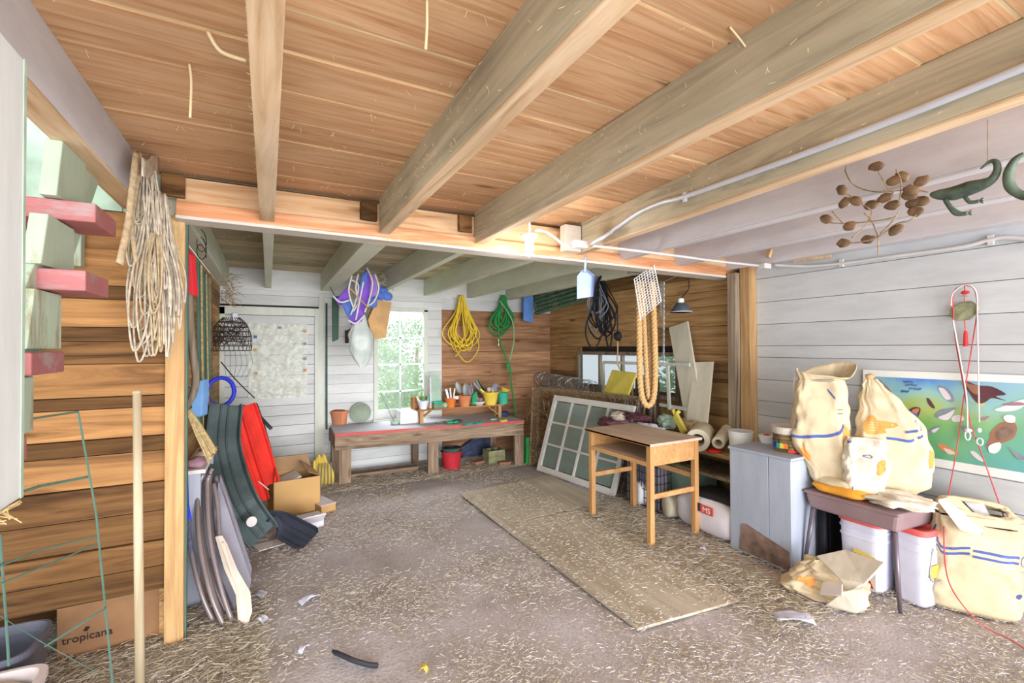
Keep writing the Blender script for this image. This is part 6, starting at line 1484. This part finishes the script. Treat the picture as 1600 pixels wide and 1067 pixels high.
MB().tube(spline([P(1488, 482, X=X_), P(1491, 455, X=X_), P(1506, 446, X=X_), P(1522, 452, X=X_), P(1527, 480, X=X_), P(1525, 500, X=X_), P(1514, 570, X=X_), P(1506, 620, X=X_), P(1495, 700, X=X_), P(1482, 775, X=3.70), P(1475, 830, X=3.50), P(1480, 900, X=3.38), P(1504, 945, Z=.13), P(1540, 980, Z=.03), P(1580, 1000, Z=.015), P(1625, 1030, Z=.012)], 8), .0034, 6).build('cord_run', 'cord_red', t, smooth=True)
MB().tube(spline([P(1489, 480, X=X_), P(1493, 530, X=X_), P(1505, 600, X=X_), P(1516, 660, X=X_), P(1536, 715, X=X_), P(1552, 760, X=X_), P(1566, 800, X=3.84), P(1590, 870, X=3.86)], 8), .0034, 6).build('cord_run', 'cord_red', t, smooth=True)
t = thing('white_cord', 'white cord with metal clips hanging from the same nail as the red cord', 'cord', P(1515, 450, X=3.85))
MB().tube(spline([P(1486, 478, X=3.85), P(1489, 458, X=3.85), P(1508, 445, X=3.85), P(1525, 456, X=3.85), P(1527, 500, X=3.85), P(1529, 600, X=3.85), P(1530, 660, X=3.85)], 8), .004, 6).build('cord_run', 'cord_white', t, smooth=True)
MB().tube(spline([P(1489, 500, X=3.85), P(1500, 560, X=3.85), P(1510, 620, X=3.85), P(1512, 676, X=3.85)], 8), .004, 6).build('cord_run', 'cord_white', t, smooth=True)
MB().tube([P(1512, 680, X=3.85)+Vector((0, .012*math.cos(k*.5), .03*math.sin(k*.5))) for k in range(13)], .004, 5, closed=True).tube([P(1531, 690, X=3.85)+Vector((0, .014*math.cos(k*.5), .022*math.sin(k*.5))) for k in range(13)], .004, 5, closed=True).build('snap_clip', 'white_plastic', t, smooth=True)
MB().ell(P(1513, 672, X=3.85), .01, .02, .012, 8).ell(P(1530, 672, X=3.85), .01, .012, .015, 8).build('bead', 'white_plastic', t, smooth=True)
o = MB().tube([(3.9, 1.205, 1.86), (3.84, 1.205, 1.86)], .004, 6).build('hook', 'dusty_steel'); tag(o, 'nail carrying the red and white cords on the right wall', 'hook')

# ---------------- hanging metal ornaments (on the seventh joist)
XO = 2.40
t = thing('leaf_mobile', 'rusty metal spray of leaf shaped cups hanging between the fifth and sixth joists', 'ornament', P(1360, 320, X=XO))
leaves = [(1369, 260, .3), (1315, 297, 1.0), (1320, 316, -.5), (1338, 314, .7), (1361, 320, .1), (1383, 309, 0), (1394, 321, .1), (1410, 276, .6), (1397, 282, -.1), (1424, 297, .4), (1420, 305, .5), (1440, 283, -.2), (1428, 316, -.3), (1431, 330, .5), (1291, 342, .6), (1328, 353, 0), (1318, 380, .2), (1356, 374, .1), (1400, 359, -.5), (1439, 314, .5)]
cc = P(1370, 330, X=XO)
for (u, v, an) in leaves:
    c = P(u, v, X=XO+random.uniform(-.05, .05)); mb = MB()
    R = Matrix.Rotation(an, 3, 'X'); mb.ell(c, .011, .031, .021, 14, R=R, wob=.25, sd=u); mb.build('leaf_cup', 'bronze', t, smooth=True)
for pl in ([(1372, 268), (1385, 290), (1396, 302)], [(1320, 300), (1345, 318), (1362, 330), (1356, 345)], [(1296, 348), (1320, 349), (1360, 346), (1395, 340), (1404, 330)], [(1325, 380), (1345, 378), (1372, 370), (1400, 350), (1420, 345), (1432, 335)], [(1372, 370), (1362, 345), (1350, 333)], [(1330, 372), (1350, 355), (1362, 340)], [(1320, 265), (1330, 285), (1350, 296), (1380, 300), (1420, 296), (1450, 300)], [(1300, 330), (1318, 350)], [(1404, 330), (1395, 345), (1375, 365)], [(1400, 265), (1408, 285), (1404, 320)], [(1372, 372), (1372, 398)]):
    MB().tube(spline([P(u, v, X=XO) for u, v in pl], 5), .0028, 5).build('wire_stem', 'rust', t, smooth=True)
MB().tube([P(1322, 265, X=XO), Vector((XO, P(1322, 265, X=XO).y, 2.47))], .002, 4).build('hanging_wire', 'rust', t)
def creature(name, label, pl, rad, extra):
    t = thing(name, label, 'ornament', P(*pl[0], X=XO))
    MB().tube(spline([P(u, v, X=XO) for u, v in pl], 7), rad, 12, flat=1.0).build('body', 'verdigris', t, smooth=True)
    for e_, r_ in extra: MB().tube(spline([P(u, v, X=XO-.01) for u, v in e_], 5), r_, 8).build('leg', 'verdigris', t, smooth=True)
    return t
def rl(pl, rs_):     # radii along spline
    out = []
    for i in range(len(rs_)-1):
        for k in range(7): out.append(rs_[i]+(rs_[i+1]-rs_[i])*k/7)
    return [q_*.82 for q_ in out+[rs_[-1]]]
pl = [(1454, 303), (1466, 304), (1490, 302), (1515, 294), (1535, 288), (1550, 280), (1558, 266), (1556, 253), (1546, 253), (1532, 264)]
t = creature('metal_gecko', 'green bronze metal gecko with curled tail hanging beside the grey joist', pl, rl(pl, [.008, .024, .034, .034, .026, .018, .014, .012, .008, .003]),
    [([(1477, 312), (1483, 322), (1494, 334), (1512, 333)], .008), ([(1478, 313), (1488, 326), (1502, 334)], .007), ([(1508, 308), (1516, 316), (1530, 314)], .007)])
mb = MB()
for u, v in ((1512, 333), (1530, 314)):
    for k in (-1, 0, 1): mb.tube([P(u, v, X=XO), P(u+6, v+4*k-1, X=XO)], .003, 5)
mb.build('toes', 'verdigris', t)
MB().tube([P(1543, 175+12, X=XO+.02), P(1543, 252, X=XO)], .0015, 4).build('hanging_wire', 'rust', t)
pl = [(1600, 240), (1586, 250), (1576, 270), (1578, 290), (1590, 302), (1606, 306), (1625, 300)]
creature('metal_lizard', 'second green bronze ornament cut by the right edge of the picture', pl, rl(pl, [.008, .014, .018, .02, .018, .02, .012]), [])

# ---------------- electrics
t = thing('ceiling_lamp', 'white porcelain lampholder with a lit round bulb under the cross beam', 'lamp', (1.545, 2.66, 2.25))
c = P(827, 367, Y=2.60); MB().lathe(c, [(.018, -.075), (.03, -.07), (.03, -.03), (.055, -.012), (.06, 0), (.0, .0)], 28).build('lampholder', 'white_enamel', t, smooth=True)
MB().tube([c, c+Vector((0, 0, .16))], .01, 8).build('stem', 'white_enamel', t)
o = MB().ell(c-Vector((0, 0, .10)), .030, .030, .034, 18).build('bulb', 'bulb_glow', t, smooth=True)
blo.location = c-Vector((0, 0, .17))
MB().tube([c-Vector((0, 0, .13)), c-Vector((0, 0, .15))], .002, 4).build('pull_chain', 'metal_grey', t)
t = thing('junction_box', 'grey metal junction box on the cross beam under the whitewashed block', 'junction box', P(905, 380, Y=2.78))
MB().obox(P(906, 382, Z=2.235), .10, .05, .05).build('box_body', 'conduit_paint', t, bev=.006)
MB().tube(spline([P(893, 385, Z=2.23), P(880, 382, Z=2.235), P(868, 372, Z=2.24), P(852, 362, Z=2.24), P(836, 360, Z=2.24)], 6), .008, 8).build('lamp_cable', 'white_enamel', t, smooth=True)
t = thing('conduit_pipe', 'thick pale conduit running along the fifth joist down to the junction box', 'conduit', P(1300, 225, X=1.84))
def PF(u, v, off=.017):
    d = FW+RT*((u-800)/FPX)-UP*((v-533.5)/FPX); return CAMP+d*((1.875-.0753*.46-off)/(d.x-.0753*d.y))
MB().tube(spline([P(925, 381, Z=2.236), P(938, 373, Z=2.24), PF(955, 362), PF(972, 350), PF(1000, 331), PF(1035, 316), PF(1070, 307), PF(1200, 261), PF(1350, 205), PF(1500, 146), PF(1600, 105), PF(1760, 40)], 6), .0135, 10).build('pipe', 'conduit', t, smooth=True)
MB().obox(PF(1070, 308), .02, .02, .05).build('pipe_clip', 'conduit', t, bev=.003)
t = thing('conduit_pipe', 'painted conduit along the lower edge of the cross beam', 'conduit', P(1050, 400, Y=2.78))
MB().tube(spline([P(925, 384, Z=2.232), P(980, 390, Z=2.232), P(1060, 400, Z=2.232), P(1120, 408, Z=2.232), P(1185, 415, Z=2.225)], 6), .010, 8).build('pipe', 'conduit_paint', t, smooth=True)
t = thing('junction_box', 'small painted junction box where the conduit meets the right wall', 'junction box', P(1195, 415, Y=2.72))
MB().obox(P(1195, 416, Z=2.225), .09, .06, .045).build('box_body', 'conduit_paint', t, bev=.006)
MB().tube(spline([P(1205, 420, Y=2.66), P(1218, 426, Y=2.62), P(1235, 429, Y=2.58)], 5), .011, 8).build('stub_pipe', 'conduit_paint', t, smooth=True)
MB().tube([P(1235, 429, Y=2.58), P(1239, 429, Y=2.57)], .016, 8).build('pipe_end', 'rust', t)
t = thing('conduit_pipe', 'painted conduit running along the right wall above the poster', 'conduit', P(1400, 395, X=3.87))
MB().tube(spline([P(1208, 414, X=3.82), P(1260, 416, X=3.87), P(1320, 411, X=3.88), P(1400, 400, X=3.88), P(1500, 386, X=3.88), P(1545, 375, X=3.88), P(1575, 371, X=3.88), P(1640, 378, X=3.88)], 6), .012, 8).build('pipe', 'conduit_paint', t, smooth=True)
for u, v in ((1315, 411), (1548, 375)): MB().obox(P(u, v, X=3.885), .02, .03, .06).build('pipe_clip', 'conduit_paint', t, bev=.003)
# wood sliver and block near there
o = MB().bar(P(1200, 402, X=3.72), P(1204, 390, X=3.74), .03, .03, up=(0, 1, 0)).build('wood_block', 'orange_wood'); tag(o, 'tiny orange wood block above the painted junction box', 'wood block')
o = MB().bar(P(1240, 408, X=3.86), P(1298, 400, X=3.86), .012, .02).build('wood_sliver', 'orange_wood'); tag(o, 'thin orange wood sliver stuck over the conduit on the right wall', 'wood strip')

# ---------------- cobwebs and hanging hay under the ceiling
def hang(pl, z, r, label, lump=None):
    t = thing('hay_cobweb', label, 'cobweb', P(*pl[0], Z=z)); top = P(*pl[0], Z=2.465)
    pts = [top]+[P(u, v, Y=top.y) for u, v in pl[1:]]
    MB().tube(spline(pts, 6), r, 6).build('strand', 'cobweb', t, smooth=True)
    if lump:
        mb = MB()
        for k in range(lump):
            q = top+Vector((random.uniform(-.04, .04), random.uniform(-.02, .02), random.uniform(-.02, 0))); mb.tube(spline([q, q+Vector((random.uniform(-.05, .05), 0, -.02)), q+Vector((random.uniform(-.06, .06), random.uniform(-.03, .03), random.uniform(-.05, 0)))], 3), .0015, 4)
        mb.build('tuft', 'cobweb', t)['kind'] = 'stuff'
hang([(296, 100), (299, 130), (297, 184)], 2.465, .004, 'dusty hay cobweb hanging left of the second joist', None)
hang([(667, 0), (667, 40), (665, 77)], 2.465, .004, 'dusty hay strand hanging between the second and third joists', None)
hang([(325, 50), (345, 80), (385, 95)], 2.465, .006, 'draped hay cobweb stuck on the deck left of the second joist', None)
hang([(1140, 42), (1155, 60), (1170, 80)], 2.465, .003, 'thin dusty strand stuck at the fourth joist', None)
mb = MB()
for k in range(900):
    x, y = random.uniform(-.5, 3.2), random.uniform(.6, 5.8)
    if k < 500: # along deck seams
        y = round(y/.23)*.23
    q = Vector((x, y, ZC-.003)); a = random.uniform(0, 2*PI); L = random.uniform(.005, .025); mb.bar(q, q+Vector((math.cos(a)*L, math.sin(a)*L, -random.uniform(.0, .02))), .0011, .0011)
for k in range(500):
    x = random.choice(JX)-.07; q = Vector((x-.002, random.uniform(.6, 2.8), random.uniform(2.27, 2.45))); mb.bar(q, q+Vector((-random.uniform(0, .012), random.uniform(-.015, .015), random.uniform(-.015, .015))), .001, .001)
o = mb.build('hay_wisps', 'cobweb'); tag(o, 'wisps of hay poking from the ceiling seams and joists', 'hay', kind='stuff')

# ================================================================ sub-parts: marks and fittings belong to the part they sit on
RULES = {'paper_sack': ('sack_body', ('blue_stripe', 'oval_emblem', 'emblem_letters', 'orange_print', 'printed_lines', 'blue_arrow', 'print_letters', 'round_mark', 'round_emblem', 'square_mark', 'stitching_cord')),
         'feed_pail': ('pail_body', ('bail_handle', 'label_sheet', 'red_fruit_print', 'yellow_print', 'black_characters')),
         'ceiling_lamp': ('lampholder', ('bulb', 'pull_chain')), 'cabinet': ('front_plank', ('worn_patch',)), 'paint_can': ('label_band', ('label_print',)),
         'cardboard_box': ('box_body', ('lettering', 'leaf_mark', 'flap')), 'bird_poster': ('picture', ('printed_', 'script_title')), 'feed_bag': ('bag_body', ('black_patch', 'red_patch', 'lettering')),
         'folding_chair': ('armrest', ('rivet',)), 'clamp_lamp': ('lamp_shade', ('lamp_socket', 'rim', 'guard_wire')), 'toboggan': ('sled_shell', ('round_emblem', 'handle')),
         'school_desk': ('desk_top', ('edge_band',)), 'plastic_tray': ('tray_face', ('rib',)), 'bird_poster': ('picture', ('printed_', 'script_title')), 'garden_hose': ('loops', ('buckle', 'hose_fitting'))}
for root in [o for o in COL.objects if o.parent is None and o.get('category')]:
    key = root.name.split('.')[0]
    if key not in RULES: continue
    pn, pre = RULES[key]; kids = list(root.children)
    host = next((k for k in kids if k.name.split('.')[0] == pn), None)
    if host is None: continue
    for k in kids:
        if k is not host and k.name.startswith(pre): k.parent = host
